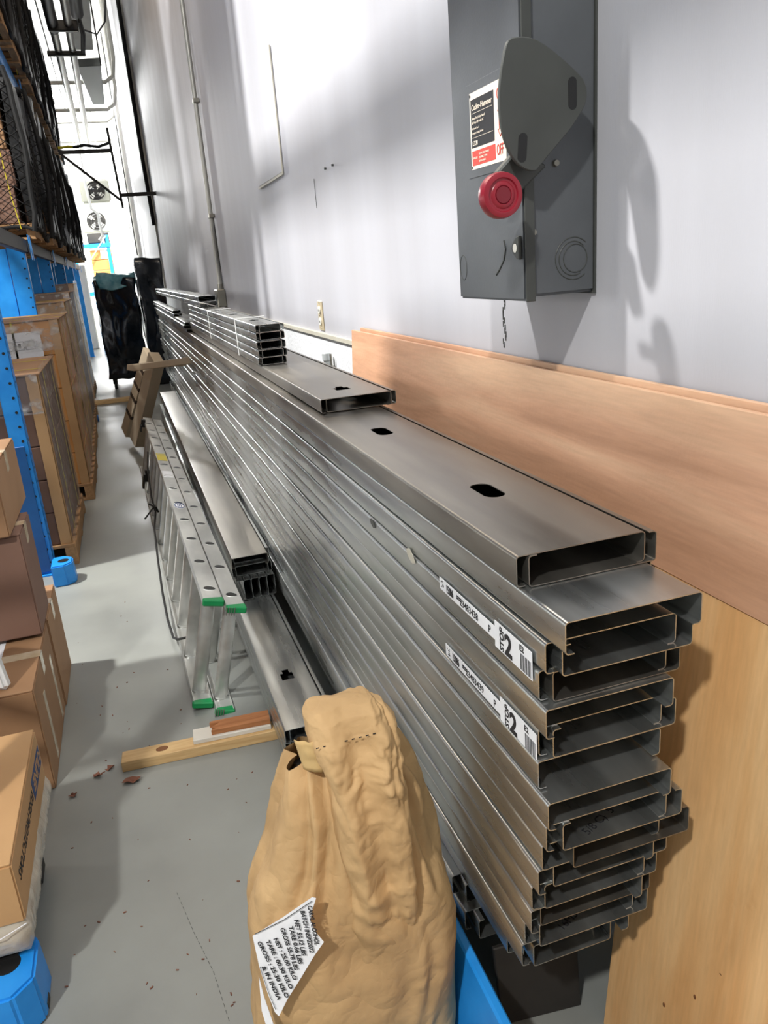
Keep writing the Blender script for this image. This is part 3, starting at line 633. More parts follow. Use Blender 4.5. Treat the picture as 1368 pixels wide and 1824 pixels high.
# folded neck: rings up the front of the bag
nk = [(.25, .205, .325, .03, -.080), (.36, .206, .318, .034, -.092), (.47, .203, .318, .034, -.104), (.55, .200, .322, .036, -.104), (.62, .202, .328, .038, -.092), (.68, .206, .332, .040, -.074), (.72, .190, .334, .044, -.056), (.755, .178, .334, .045, -.042), (.785, .182, .325, .038, -.028), (.798, .20, .30, .024, -.02), (.802, .22, .28, .008, -.015)]
mb = MB(); NZ = 170; NR = 130
for j in range(NZ+1):
    t = j/NZ*(len(nk)-1); i = min(int(t), len(nk)-2); t -= i; a_, b_ = nk[i], nk[i+1]
    z, l, r, d, cy = [a_[q]+(b_[q]-a_[q])*t for q in range(5)]
    for k in range(NR):
        th = 2*PI*k/NR; c, s_ = math.cos(th), math.sin(th); x = (l+r)/2+(r-l)/2*math.copysign(abs(c)**.55, c); y = cy+d*math.copysign(abs(s_)**.5, s_)
        p = Vector((x, y, z)); rad = Vector((c*.5, s_, 0)); f_ = min(1, j/20)*min(1, (NZ-j)/10)
        u_ = (x-.2)/.13
        kk = tri(u_*1.6+z*1.2+.2*noise.noise(Vector((x*9, 0, z*6))))*.020                     # long pleats
        kk += fold(x*1.6, y, z*1.3, .022)+tri((x*.8+z)*9+noise.noise(Vector((x*6, 3, z*6)))*1.5)*.006
        w_ = max(0, noise.noise(Vector((x*9, y*4, z*7+2)))+.15)
        kk += (abs(noise.noise(Vector((x*50, y*30, z*30))))-.2)*.010*(.4+w_*2.5)+(abs(noise.noise(p*75))-.2)*.005*(.3+w_*2)
        p += rad*kk*f_; mb.v.append((p.x-.22, p.y, p.z))
for j in range(NZ):
    for k in range(NR): mb.f.append((j*NR+k, j*NR+(k+1) % NR, (j+1)*NR+(k+1) % NR, (j+1)*NR+k))
mb.f.append(tuple(range(NR))); mb.f.append(tuple(range(NZ*NR, NZ*NR+NR)))
obj('folded_neck', mb, 'kraft', bagT, smooth='all', label='crumpled paper neck folded down over the front')
# inner liner edge at the left mouth
mb = MB()
for j in range(8):
    for k in range(12):
        a_ = k/11; z = .70+.06*j/7; x = .168+.055*a_-.01*j/7; y = -.045-.02*math.sin(a_*3)+.006*noise.noise(Vector((a_*6, j*.6, 1)))
        mb.v.append((x-.22, y, z))
for j in range(7):
    for k in range(11): mb.f.append((j*12+k, j*12+k+1, j*12+13+k, j*12+12+k))
ln = obj('inner_liner', mb, 'kraftin', bagT, smooth='all', label='pale yellow inner paper layer'); md = ln.modifiers.new('s', 'SOLIDIFY'); md.thickness = .0012
# stitched seam
for k in range(9):
    obj('stitch', MB().box(-.035+k*.012, -.030+k*.012, -.088, -.0866, .7605, .7618), 'ink', bagT)
# torn label: follows the bag surface; local frame p0 (top-left corner), along u, v
LB0 = py(450, 1667, 1.05); LBa = py(560, 1600, 1.05); LBb = py(492, 1812, 1.05)
def surf(x, z):                                          # front surface of the bag at x, z
    l, r, b = ctl(z); best = None
    c = max(-.999, min(.999, (x-(l+r)/2)/((r-l)/2))); c = math.copysign(abs(c)**(1/.62), c); th = -math.acos(c)
    p = bag_pt(z, th, .0015); return p
def on_bag(u, v, lift=0):                                # pixel to the bag's front surface by iteration
    y = 1.07
    for _ in range(7):
        p = py(u, v, y); l, r, b = ctl(p.z); c = max(-.985, min(.985, (p.x-(l+r)/2)/((r-l)/2))); s_ = math.sqrt(max(0, 1-abs(c)**(2/.62))); y = .5*y+.5*(1.17-b*s_**.62)
    p = py(u, v, y-.006-lift); return Vector((p.x-.22, p.y-1.17, p.z))
cor = [(450, 1667), (505, 1633), (556, 1598), (563, 1600), (556, 1622), (553, 1640), (562, 1660), (577, 1678), (560, 1702), (536, 1742), (512, 1780), (497, 1810), (490, 1803), (478, 1772), (462, 1722)]
A_, B_, C__ = (on_bag(u, v, .004) for u, v in ((452, 1667), (556, 1600), (494, 1805)))
A_, B_, C__ = (p + Vector((-.003, -.021, 0)) for p in (A_, B_, C__))
PN = (B_-A_).cross(C__-A_).normalized()
if PN.y > 0: PN = -PN
def on_plane(u, v, lift=0):
    d = (u-684)*R_ + (v-912)*D_ + F*W_; o_ = Vector((-.22, -1.17, H)); t = (A_+PN*lift-o_).dot(PN)/d.dot(PN); return o_+d*t
mb = MB(); mb.v = [tuple(on_plane(u, v)) for u, v in cor]; n_ = len(cor); mb.v.append(tuple(on_plane(510, 1700, .004)))
mb.f = [(i, (i+1) % n_, n_) for i in range(n_)]
mb.v[-1] = tuple(on_plane(510, 1700, .0))
tl = obj('torn_label', mb, 'paper', bagT, label='torn white weight label with black print'); md = tl.modifiers.new('s', 'SOLIDIFY'); md.thickness = .0008; md.offset = 0
def bag_text(s, u0, v0, u1, v1, size, lift=.0048):
    a = on_plane(u0, v0, lift); b = on_plane(u1, v1, lift); xd = (b-a).normalized(); yd = PN.cross(xd)
    o = text(s, size, 'ink', tl, a, xd, yd, bold=.0003, name='print'); w_ = max((Vector(v.co)-a).dot(xd) for v in o.data.vertices)
    k = (b-a).length/max(w_, 1e-6)
    for v in o.data.vertices:
        q = Vector(v.co)-a; v.co = a+xd*q.dot(xd)*k+yd*q.dot(yd)+PN*q.dot(PN)
LN = [('CARYL ALCOHOL', 548, 1613, 561, 1683), ('BATCH INSF22072', 535, 1622, 552, 1697), ('NET 55.12 LBS', 524, 1638, 538, 1702), ('TARE 0.66 LBS', 514, 1650, 532, 1717), ('GROSS 55.78 LBS', 499, 1653, 525, 1728),
      ('NET : 25.00 KILO', 487, 1672, 523, 1746), ('TARE : 00.30 KILO', 473, 1676, 516, 1762), ('GROSS : 25.30 KILO', 458, 1678, 509, 1778), ('& IN INDIA', 466, 1722, 495, 1782)]
for s, a_, b_, c_, d_ in LN: bag_text(s, a_, b_, c_, d_, .0115)
def strip_on(pts, nm, m):
    return obj(nm, MB().tube([on_plane(u, v, .0045) for u, v in pts], .0006, 4), m, tl)
strip_on([(454, 1664), (505, 1639), (556, 1605)], 'border_line', 'ink'); strip_on([(463, 1722), (479, 1770), (491, 1798)], 'border_line', 'ink')
mb = MB(); mb.v = [tuple(on_plane(u, v, .001)) for u, v in ((461, 1740), (470, 1775), (486, 1822), (492, 1840), (478, 1840), (466, 1800))]; mb.f = [(0, 1, 5), (1, 2, 5), (2, 3, 4), (2, 4, 5)]
o = obj('torn_label', mb, 'paper', bagT, label='second torn scrap of white label at the left edge'); md = o.modifiers.new('s', 'SOLIDIFY'); md.thickness = .0008
# ------------------------------------------------------------ cartons in the left foreground
def carton(label, x0, x1, y0, y1, z0, z1, m='card', seam='x', tape=True, name='carton', group=None, lab=True):
    t = empty(name, label, 'carton', group, loc=((x0+x1)/2, (y0+y1)/2, z0)); a = (x1-x0)/2; b = (y1-y0)/2; h = z1-z0
    obj('box_body', MB().box(-a, a, -b, b, 0, h-.004), m, t, bevel=.004, seg=2)
    g = .0012
    if seam == 'x':
        obj('flap', MB().box(-a+.002, a-.002, -b+.002, -g, h-.005, h), m, t, bevel=.0012); obj('flap', MB().box(-a+.002, a-.002, g, b-.002, h-.005, h), m, t, bevel=.0012)
        if tape: obj('tape', MB().box(-a, a+.0012, -.025, .025, h, h+.0006).box(a+.0002, a+.0014, -.025, .025, h-.07, h+.0006), 'tape', t)
    else:
        obj('flap', MB().box(-a+.002, -g, -b+.002, b-.002, h-.005, h), m, t, bevel=.0012); obj('flap', MB().box(g, a-.002, -b+.002, b-.002, h-.005, h), m, t, bevel=.0012)
        if tape: obj('tape', MB().box(-.025, .025, -b-.0012, b+.0012, h, h+.0006).box(-.025, .025, -b-.0014, -b-.0002, h-.07, h+.0006), 'tape', t)
    return t
def rtext(s, size, m, parent, org, **k): return text(s, size, m, parent, org, (0, -1, 0), (0, 0, 1), **k)
# box with printed side
e = carton('open-topped looking tan carton printed with a blue logo and lettering, nearest bottom left', -.9, -.40, 1.53, 2.07, .22, .37, 'cardlt', seam='y', tape=False, name='printed_carton')
cy0 = 1.80
# lettering reads from far to near on the aisle-facing side (normal +x): x' = +y, mirrored upright
def stext(s, size, m, parent, y, z, up=1, **k):
    return text(s, size, m, parent, (.2506, y-cy0, z-.22), (0, -1, 0), (0, 0, -1), **k)
def plate(y0, y1, z0, z1, m, nm): return obj(nm, MB().box(.2502, .2508, y0-cy0, y1-cy0, z0-.22, z1-.22), m, e)
lg = plate(1.88, 2.055, .275, .328, 'inkblue', 'logo_panel')
text('ULINE', .048, 'cardlt', e, (.2509, 2.048-cy0, .319-.22), (0, -1, 0), (0, 0, -1), bold=.001, sx=1.12)
text('EDGE PROTECTORS', .036, 'ink', e, (.2507, 1.868-cy0, .316-.22), (0, -1, 0), (0, 0, -1), bold=.0004, sx=.92)
w1 = empty('film_wrapped_carton', 'shallow carton under milky stretch film beneath the printed carton', 'carton', loc=(-.65, 1.8, .14))
obj('box_body', MB().box(-.24, .24, -.26, .27, 0, .079), 'cardlt', w1, bevel=.004)
fm = MB(); N = 40
bm = bmesh.new()
P = [];
for j in range(10):
    z = .003+.085*j/9
    row = []
    for k in range(61):
        t = k/60
        if t < .3: x, y = -.245+.49*t/.3, -.265
        else: x, y = .245, -.265+.54*(t-.3)/.7
        bulge = .012*math.sin(j/9*PI)+.004*noise.noise(Vector((t*30, z*30, 0)))+.006*noise.noise(Vector((t*9, z*18, 4)))
        row.append((x+(bulge if t >= .3 else 0), y-(bulge if t < .3 else 0), z))
    P.append(row)
for r in P: fm.v += r
for j in range(9):
    for k in range(60): fm.f.append((j*61+k, j*61+k+1, j*61+62+k, j*61+61+k))
o = obj('stretch_film', fm, 'filmw', w1, smooth='all', label='milky loose stretch film')
obj('film_strand', MB().tube([(.25, -.27, .075), (.2, -.29, .07), (.15, -.3, .085), (.12, -.3, .08)], .0012, 5), 'paper', w1)
bt = empty('black_tray', 'low black plastic pallet under the film wrapped carton', 'pallet', loc=(-.65, 1.8, 0))
obj('deck', MB().box(-.25, .225, -.25, .2, .10, .139), 'black', bt, bevel=.012, seg=2)
for x in (-.2, 0, .17):
    for y in (-.2, .14): obj('foot', MB().box(x-.045, x+.045, y-.045, y+.045, 0, .10), 'black', bt, bevel=.01)
B1 = carton('large brown carton on the floor carrying a small white label, nearer of two', -1.0, -.43, 2.34, 2.86, 0, .35, 'card', seam='x')
sl = obj('label_sticker', MB().box(.10, .165, .02, .20, .3506, .3512), 'paper', B1, label='small white address label')
text('Black Plastic Wrap', .022, 'ink', sl, (.128, .19, .3513), (0, -1, 0), (1, 0, 0), bold=.0003)
for yy in (-.1, .16): obj('tape_strip', MB().box(.2851, .2858, yy-.02, yy+.02, .02, .26), 'tape', B1)
B2 = carton('brown carton on the floor behind the labelled one, farther of two', -1.0, -.425, 2.865, 3.22, 0, .36, 'card', seam='x')
Cc = carton('dark upright brown carton stacked on the two floor cartons', -1.0, -.428, 2.72, 3.0, .352+.012, .73, 'carddk', seam='x')
Dd = carton('flat brown carton at the top of the left foreground pile', -1.05, -.452, 2.69, 3.2, .733, .97, 'card', seam='x')
fp = obj('foam_panel', MB().quadbox([(-.62, 2.42, .353), (-.50, 2.36, .353), (-.49, 2.40, .353), (-.61, 2.46, .353)], [(-.66, 2.44, .62), (-.53, 2.38, .60), (-.52, 2.42, .60), (-.65, 2.48, .62)]), 'white', bevel=.012, seg=3)
tag(fp, 'white rounded foam panel standing at the left edge on the labelled carton', 'panel')

# ------------------------------------------------------------ pallets with cartons along the aisle
def pallet(parent, x0, x1, y0, y1, z0, m='palletwood', nm='pallet'):
    p = bpy.data.objects.new(nm, None); C.objects.link(p); p.parent = parent; p.location = (0, 0, z0)
    n = 6
    for i in range(n):
        y = y0+(y1-y0-.09)*i/(n-1); obj('deck_board', MB().box(x0, x1, y, y+.09, .105, .122), m, p, bevel=.002)
    for i in range(3):
        x = x0+(x1-x0-.06)*i/2
        obj('stringer', MB().box(x, x+.06, y0, y1, .018, .105), m, p, bevel=.002)
    for i in range(3):
        y = y0+(y1-y0-.09)*i/2; obj('bottom_board', MB().box(x0, x1, y, y+.09, 0, .018), m, p, bevel=.002)
    return p
def load(label, x0, x1, y0, y1, z0, h, rows, ncol, m='carddk', post=True, strap=True, film=True, top='card', group=None, name='pallet_load', pl=True):
    t = empty(name, label, 'pallet load', group, loc=(x1, y0, z0)); X0_, X1_ = x0-x1, 0; Y1 = y1-y0
    pallet(t, X0_-.02, .02, -.02, Y1+.02, 0)
    zb0 = .123; hh = (h-zb0)/rows
    for r in range(rows):
        for c in range(ncol):
            ya = Y1*c/ncol; yb2 = Y1*(c+1)/ncol; q = r % 2*.004
            obj('carton', MB().box(X0_/2+.001, X1_-q, ya+.002, yb2-.002, zb0+r*hh+.001, zb0+(r+1)*hh-.003), m, t, bevel=.004)
            if c == 0: obj('carton', MB().box(X0_, X0_/2-.001, ya+.002, yb2-.002, zb0+r*hh+.001, zb0+(r+1)*hh-.003), m, t, bevel=.004)
    if top: obj('top_sheet', MB().box(X0_-.01, .015, -.01, Y1+.01, h, h+.008), top, t, bevel=.002)
    if post:
        for y in (-.004, Y1+.002):
            obj('corner_post', MB().box(-.055, .006, y-.003 if y < 0 else y, y if y < 0 else y+.003, .1, h).box(.002, .006, y-.003 if y < 0 else y-.06, y+.055 if y < 0 else y+.003, .1, h), 'cardlt', t, bevel=.001)
    if strap:
        for y in (Y1*.25, Y1*.75): obj('strap', MB().box(.0065, .008, y, y+.014, .02, h+.01).box(X0_, .008, y, y+.014, h+.008, h+.0095), 'yellow', t)
        obj('strap', MB().box(-.30, -.286, -.0065, -.005, .02, h+.01), 'yellow', t)
    if film:
        f = MB(); nz_, ny_ = 26, 30
        for j in range(nz_+1):
            for k in range(ny_+1):
                z = .06+(h-.02)*j/nz_; y = -.012+(Y1+.024)*k/ny_; f.v.append((.012+.006*abs(noise.noise(Vector((y*3+y0, z*14+y*8, 0)))), y, z))
        for j in range(nz_):
            for k in range(ny_): f.f.append((j*(ny_+1)+k, j*(ny_+1)+k+1, (j+1)*(ny_+1)+k+1, (j+1)*(ny_+1)+k))
        obj('stretch_film', f, 'film', t, smooth='all', label='clear stretch film')
        f = MB()
        for j in range(9):
            for k in range(20): f.v.append((-.6*(1-k/19), -.012-.006*abs(noise.noise(Vector((k*.4, j*.5, y0)))), h-.20+.21*j/8))
        for j in range(8):
            for k in range(19): f.f.append((j*20+k, j*20+k+1, j*20+21+k, j*20+20+k))
        obj('stretch_film', f, 'film', t, smooth='all')
    return t
load('film wrapped pallet of brown cartons with yellow straps beside the near blue upright', -1.4, -.46, 4.52, 5.62, 0, 1.06, 5, 2)
p2 = load('taller pallet load with an orange cardboard front and white symbol label', -1.3, -.40, 5.92, 7.0, 0, 1.28, 5, 2, m='cardor')
ls = obj('shipping_label', MB().box(-.62, -.125, -.0065, -.0055, .98, 1.215), 'paper', p2, label='large white label with handling symbols')
for k in range(3):
    x = -.36+k*.066; obj('symbol_frame', MB().tube([(x, -.007, 1.10), (x+.055, -.007, 1.10), (x+.055, -.007, 1.155), (x, -.007, 1.155), (x, -.007, 1.10)], .0018, 4), 'ink', ls)
obj('symbol', MB().prism([(-.272, -.0068, 1.112), (-.260, -.0068, 1.112), (-.257, -.0068, 1.143), (-.275, -.0068, 1.143)], (0, -.001, 0)), 'ink', ls)
obj('symbol', MB().prism([(-.222, -.0068, 1.125), (-.180, -.0068, 1.125), (-.187, -.0068, 1.136), (-.201, -.0068, 1.142), (-.215, -.0068, 1.136)], (0, -.001, 0)), 'ink', ls)
for z in (1.06, 1.04, 1.075): obj('print_line', MB().box(-.40, -.33, -.0072, -.0066, z, z+.004), 'ink', ls)
load('pallet load with brown cartons and long yellow strap behind the orange one', -1.3, -.42, 7.35, 8.45, 0, 1.36, 5, 2, m='cardlt')
load('film wrapped brown pallet load before the far timber', -1.3, -.44, 8.8, 9.9, 0, 1.42, 5, 2, m='carddk', strap=False)
load('darkest farthest brown pallet load in the lower row', -1.3, -.50, 11.4, 12.5, 0, 1.5, 5, 2, m='carddk', strap=False)
tag(obj('blue_cap', MB().tube([(-.40, 8.98, .10), (-.385, 8.98, .10)], .04, 12), 'bluedk'), 'small dark blue disc stuck on the side of the film wrapped load', 'disc')

# ------------------------------------------------------------ blue racking
rack = empty('pallet_rack', 'tall blue steel pallet rack along the left side of the aisle', 'rack', loc=(-.6, 1.6, 0))
def rk_(x, y, z): return (x+.6, y-1.6, z)
FY = [1.62, 4.40, 7.12, 9.84, 12.56, 15.28, 18.0]
for i, y in enumerate(FY):
    near = i < 2; xw = .085 if near else .13
    for (xa, xb) in (((-.64 if near else -.75), (-.64 if near else -.75)+xw), (-1.75, -1.75+xw)):
        post = MB(); t = .004
        a = rk_(xa, y, 0); b = rk_(xb, y+.075, 5.6)
        zt5 = 1.86 if xa > -1 and not near else 5.2
        post.box(a[0], b[0], a[1], a[1]+t, 0, zt5).box(a[0], a[0]+t, a[1], b[1], 0, zt5).box(b[0]-t, b[0], a[1], b[1], 0, zt5)
        P_ = obj('upright', post, 'blue', rack, bevel=.0015)
        if xa > -1 and i < 5:
            for k in range(int((2.0 if near else 1.9)/.075)):
                z = .07+k*.075
                if i > 1 and z < 1.0: continue
                obj('slot_hole', MB().tube([(b[0]-.022, a[1]-.0008, z), (b[0]-.022, a[1]+.001, z)], .0075, 10), 'black', P_)
                if near: obj('slot_hole', MB().tube([(b[0]-.0005, a[1]+.035, z), (b[0]+.0008, a[1]+.035, z)], .0075, 8), 'black', P_)
        obj('foot_plate', MB().box(a[0]-.02, b[0]+.02, a[1]-.03, b[1]+.03, 0, .008), 'blue', rack)
    if not near: obj('upright_plate', MB().box(*sorted((rk_(-.93, 0, 0)[0], rk_(-.755, 0, 0)[0])), y-1.6+.01, y-1.6+.07, .2, 1.8), 'blue', rack, bevel=.003)
    if i == 1: obj('upright_plate', MB().box(rk_(-.67, 0, 0)[0], rk_(-.575, 0, 0)[0], y-1.6-.012, y-1.6-.002, .02, .72), 'bluedk', rack, bevel=.003)
    for k, z in enumerate((.25, .75) if not near else (.3, 1.0, 1.7)):
        obj('brace', MB().bar(rk_(-.62, y+.04, z), rk_(-1.7, y+.04, z), .03), 'blue', rack)
        obj('brace', MB().bar(rk_(-.62, y+.04, z), rk_(-1.7, y+.04, z+.7), .03), 'blue', rack)
for k, (z0, z1) in enumerate(((1.765, 1.865), (3.37, 3.54))):
    for i in range(len(FY)-1):
        for x in (-.62, -1.70):
            bmn = obj('beam', MB().box(x+.6-.02, x+.6+.025, FY[i]-1.6+.08, FY[i+1]-1.6-.002, z0, z1), 'darkgrey' if k == 0 else 'blue', rack, bevel=.004)
            if x > -1:
                for yy in (FY[i]-1.6+.08, FY[i+1]-1.6-.06): obj('beam_end_plate', MB().box(.026, .032, yy, yy+.055, z0-.06, z1+.03), 'blue', bmn, bevel=.002)
# foot guards: bent blue plate with a hole on top
def guard(x0, x1, y0, y1, h, lab):
    c = .04
    oc = [(x0, y0), (x1-c, y0), (x1, y0+c), (x1, y1-c), (x1-c, y1), (x0, y1)]
    g = obj('foot_guard', MB().quadbox([(x+.6+(.006 if x > x0 else 0), y-1.6, .0) for x, y in oc], [(x+.6, y-1.6, h) for x, y in oc]), 'blue', rack, bevel=.006, seg=2, label=lab)
    cx, cy = (x0+x1)/2+.006, (y0+y1)/2
    obj('bolt_hole', MB().tube([(cx+.6, cy-1.6, h-.001), (cx+.6, cy-1.6, h+.0008)], .028, 20), 'black', g); return g
g = guard(-.53, -.40, 1.44, 1.63, .12, 'blue bolted foot guard at the bottom left corner'); obj('chipped_edge', MB().box(.19, .207, -.1, -.07, .004, .02), 'darkgrey', g)
guard(-.55, -.445, 4.17, 4.33, .115, 'blue foot guard of the second upright')

# ------------------------------------------------------------ netted loads on the upper levels
def net(parent, z0, z1, x0, y0, y1, cell, seed):
    """black diamond net: near face from x=-1.1 to the corner, then along the aisle face"""
    mb = MB(); LX = 1.1; tot = LX+(y1-y0); ny = int(tot/cell); nz_ = int((z1-z0)/cell/.8)
    def P(j, k):
        d = tot*k/ny; z = z0+(z1-z0)*j/nz_; t = j/nz_; n1 = noise.noise(Vector((d*3+seed, z*2, 0))); bulge = .05*math.sin(t*PI)+.03*n1
        dd = d+.012*noise.noise(Vector((z*14, d*8, seed))); z += .012*noise.noise(Vector((d*9, z*11, seed+5)))
        if dd < LX: return Vector((x0-LX+dd+.03*math.sin(t*PI)*dd/LX, y0-.01-bulge*.6-.02, z))
        return Vector((x0+.02+bulge, y0+dd-LX-.02, z))
    r = .0042 if cell < .06 else .003
    for j in range(nz_+1):
        for k in range(ny+1):
            if (j+k) % 2: continue
            a = P(j, k)
            for dk in (-1, 1):
                if j+1 <= nz_ and 0 <= k+dk <= ny:
                    b = P(j+1, k+dk); d = (b-a).normalized(); s1_ = d.orthogonal().normalized()*r; s2_ = d.cross(s1_).normalized()*r
                    i0 = len(mb.v); mb.v += [tuple(q) for q in (a-s2_, a+s2_, a+s1_, b-s2_, b+s2_, b+s1_)]
                    mb.f += [(i0, i0+1, i0+4, i0+3), (i0+1, i0+2, i0+5, i0+4), (i0+2, i0, i0+3, i0+5)]
    o = obj('netting', mb, 'net', parent, label='black diamond netting'); o['kind'] = 'stuff'; return o
def netted(label, y0, y1, z0, h, seed, cell, grp, x1=-.57):
    t = empty('netted_load', label, 'pallet load', grp, loc=(x1, y0, z0)); Y = y1-y0
    pallet(t, -1.1, .03, 0, Y, 0)
    rows = 4; hh = (h-.123)/rows
    rnd = random.Random(seed)
    for r in range(rows):
        for c in range(3):
            d = rnd.uniform(0, .03); obj('carton', MB().box(-1.05, -.03-d, Y*c/3+.004, Y*(c+1)/3-.004, .123+r*hh+.002, .123+(r+1)*hh-.003), ('carddk', 'card', 'carddk')[(c+r+seed) % 3], t, bevel=.005)
    net(t, .07, h+.02, 0, 0, Y, cell, seed)
    def hem(pts, w_): obj('cover_strap', MB().tube(pts, w_, 8), 'net', t, smooth=True)
    def nz(a, b, c): return noise.noise(Vector((a, b, c+seed)))
    hem([(-1.1+1.14*q_, -.035+.01*nz(q_*5, 1, 0), .07+.05*abs(nz(q_*6, 3, 1))+.05*math.sin(q_*PI*3)*.4) for q_ in [i/16 for i in range(17)]], .014)
    hem([(.05+.02*nz(q_*5, 3, 0), q_*Y, .07+.05*nz(q_*5, 7, 0)+.04*math.sin(q_*PI*2)) for q_ in [i/12 for i in range(13)]], .018)
    hem([(.03+.05*math.sin(q_*PI)+.02*nz(q_*5, 1, 2), -.03, .06+(h-.04)*q_) for q_ in [i/9 for i in range(10)]], .02)
    crumple('cover_sheet', -1.06, .0, .0, Y, h-.02, h+.03, 'blackdull', t, .015, seed, 8)
    crumple('cover_sheet', -.01, .05, .03, Y*.55, .10, h, 'blackdull', t, .03, seed+3, 12)
    crumple('cover_sheet', -.01, .05, Y*.75, Y, .10, h, 'blackdull', t, .03, seed+5, 12)
    obj('edge_tape', MB().tube([(-.16+.10*(1-q_)+.03*nz(q_*3, 5, 0), -.05, .08+(h-.08)*q_) for q_ in [i/9 for i in range(10)]], .004, 5), 'yellow', t, smooth=True)
    return t
ORW = ['nearest', 'second nearest', 'third nearest', 'fourth nearest', 'fifth nearest', 'sixth nearest', 'seventh nearest', 'eighth nearest', 'ninth nearest', 'tenth nearest']
q = 0
for i, k, xl in ((0, 0, -.75), (1, 0, -.80), (2, 0, -.555), (2, 1, -.505), (3, 0, -.49), (3, 1, -.475), (4, 0, -.465), (4, 1, -.46), (5, 0, -.46)):  # first two lower loads are out of view, added to block light
    y0 = FY[i]+.13+k*1.29
    netted(f'{ORW[q]} netted carton load on the lower rack shelf, counting two unseen light blockers', y0, y0+1.2, 1.866, 1.32-.05*(q % 3), q, .05 if 1 < q < 5 else .09, 'netted loads on the lower shelf', x1=xl)
    if i: netted(f'{ORW[q-1]} netted carton load on the upper rack shelf', y0, y0+1.2, 3.541, 1.7-.07*(q % 2), q+20, .07, 'netted loads on the upper shelf', x1=-.52)
    q += 1

# ------------------------------------------------------------ overhead services and far end
def overhead(name, label, cat, u0, v0, u1, v1, z, r, m):
    a = pz(u0, v0, z); b = pz(u1, v1, z); d = (b-a).normalized(); return tag(obj(name, MB().tube([a-d*2, a, b, b+d*8 if b.y < 24 else b], r, 10), m, smooth=True), label, cat)
def along(name, label, x, z, y0, y1, r, m, cat='pipe'):
    return tag(obj(name, MB().tube([(x, y0, z), (x, y1, z)], r, 12), m, smooth=True), label, cat)
along('overhead_pipe', 'left one of two thick pale pipes running overhead along the aisle', -.17, 4.5, 8, 31, .05, 'cond')
along('overhead_pipe', 'right one of two thick pale pipes running overhead along the aisle', .01, 4.5, 8, 31, .05, 'cond')
along('overhead_cable', 'thin cable running overhead nearest the rack', -.36, 5.2, 8, 31, .012, 'encldk', 'cable')
along('overhead_cable', 'thin cable running overhead between the rack and the pipes', -.30, 5.6, 12, 31, .012, 'encldk', 'cable')
dp = empty('overhead_bracket', 'dark overhead pipe hanger assembly at the top of the view', 'bracket', loc=(0, 10.6, 4.5))
obj('dark_sleeve', MB().tube([(-.17, -2.4, 0), (-.17, 1.1, 0)], .068, 12), 'darkgrey', dp, smooth=True)
obj('dark_sleeve', MB().tube([(.13, -2.4, .12), (.135, .9, .12)], .075, 12), 'darkgrey', dp, smooth=True)
obj('cross_arm', MB().box(-.22, .12, .82, .9, -.09, .03), 'darkgrey', dp, bevel=.01)
obj('lower_arm', MB().box(-.32, .17, 2.0, 2.08, -.08, -.02), 'darkgrey', dp, bevel=.01)
obj('hanger_link', MB().tube([(.135, .9, .12), (.17, 1.4, .02), (.14, 2.02, -.04)], .03, 8), 'darkgrey', dp, smooth=True)
for x in (-.2, .14): obj('threaded_rod', MB().tube([(x, .86, 0), (x, .86, 2.68)], .01, 6), 'darkgrey', dp)
obj('cable_drop', MB().tube([(.16, 1.3, .05), (.35, 1.8, .12), (.5, 2.3, .4), (.62, 3.2, 1.1)], .012, 6), 'darkgrey', dp, smooth=True)
# grey hanging fixture
q4 = [pz(137, 120, 4.8), pz(180, 117, 4.8), pz(187, 186, 4.8), pz(165, 186, 4.8)]
fx = empty('hanging_fixture', 'flat grey rectangular fixture hanging below the ceiling', 'fixture', loc=q4[0])
obj('housing', MB().quadbox([p-q4[0] for p in q4], [p-q4[0]+Vector((0, 0, .12)) for p in q4]), 'pad', fx, bevel=.01)
obj('side_duct', MB().box(.02, .30, -4, .02, .25, .75), 'offwhite', fx, bevel=.01)
for p in q4[:2]: obj('hanger_rod', MB().tube([p-q4[0], p-q4[0]+Vector((0, 0, 2.38))], .012, 6), 'darkgrey', fx)
# cross pipes under the ceiling
for i, (y, z) in enumerate(((17.5, 5.1), (19.0, 4.9), (21.0, 5.0), (22.4, 4.8), (25.0, 4.6))):
    tag(obj('cross_pipe', MB().tube([(-.9, y, z+.1), (-.6, y, z), (.5, y, z), (.66, y, z+.1), (.72, y, z+.4), (.72, y, 7.19)], .04 if i < 2 else .025, 10), 'cond', smooth=True), f'{("nearest", "second", "third", "fourth", "farthest")[i]} pale pipe crossing over the aisle below the ceiling', 'pipe')
# triangular wall bracket with cables
yb2 = 13.0; p1 = py(105, 272, yb2); p2_ = py(197, 268, yb2); p3 = py(217, 358, yb2)
br = empty('cable_bracket', 'black triangular wall bracket carrying cables across the aisle', 'bracket', loc=(p3.x, yb2, p3.z))
def lb_(p): return Vector(p)-Vector((p3.x, yb2, p3.z))
obj('top_arm', MB().bar(lb_(p1), lb_(p2_), .05), 'darkgrey', br); obj('diagonal_arm', MB().bar(lb_(p1), lb_(p3), .035), 'darkgrey', br); obj('wall_arm', MB().bar(lb_(p2_)+Vector((0, 0, .3)), lb_(p3)-Vector((0, 0, .1)), .035), 'darkgrey', br)
wl = Vector((WX-p3.x, 0, 0)); obj('wall_tie', MB().bar(lb_(p3)+Vector((0, 0, .08)), Vector((WX-p3.x, 0, .08)), .05), 'darkgrey', br)
obj('yellow_cable', MB().tube([lb_(p1)+Vector((0, 0, .06)), lb_(p1)+Vector((.14, 0, .075)), lb_(p1)+Vector((.26, 0, .06))], .018, 8), 'yellowlb', br, smooth=True)
obj('black_cable', MB().tube([lb_(p1)+Vector((.2, -.02, .06)), lb_(p1)+Vector((.35, 0, .085)), lb_(p1)+Vector((.55, 0, .06)), lb_(p2_)+Vector((0, 0, .1))], .02, 8), 'black', br, smooth=True)
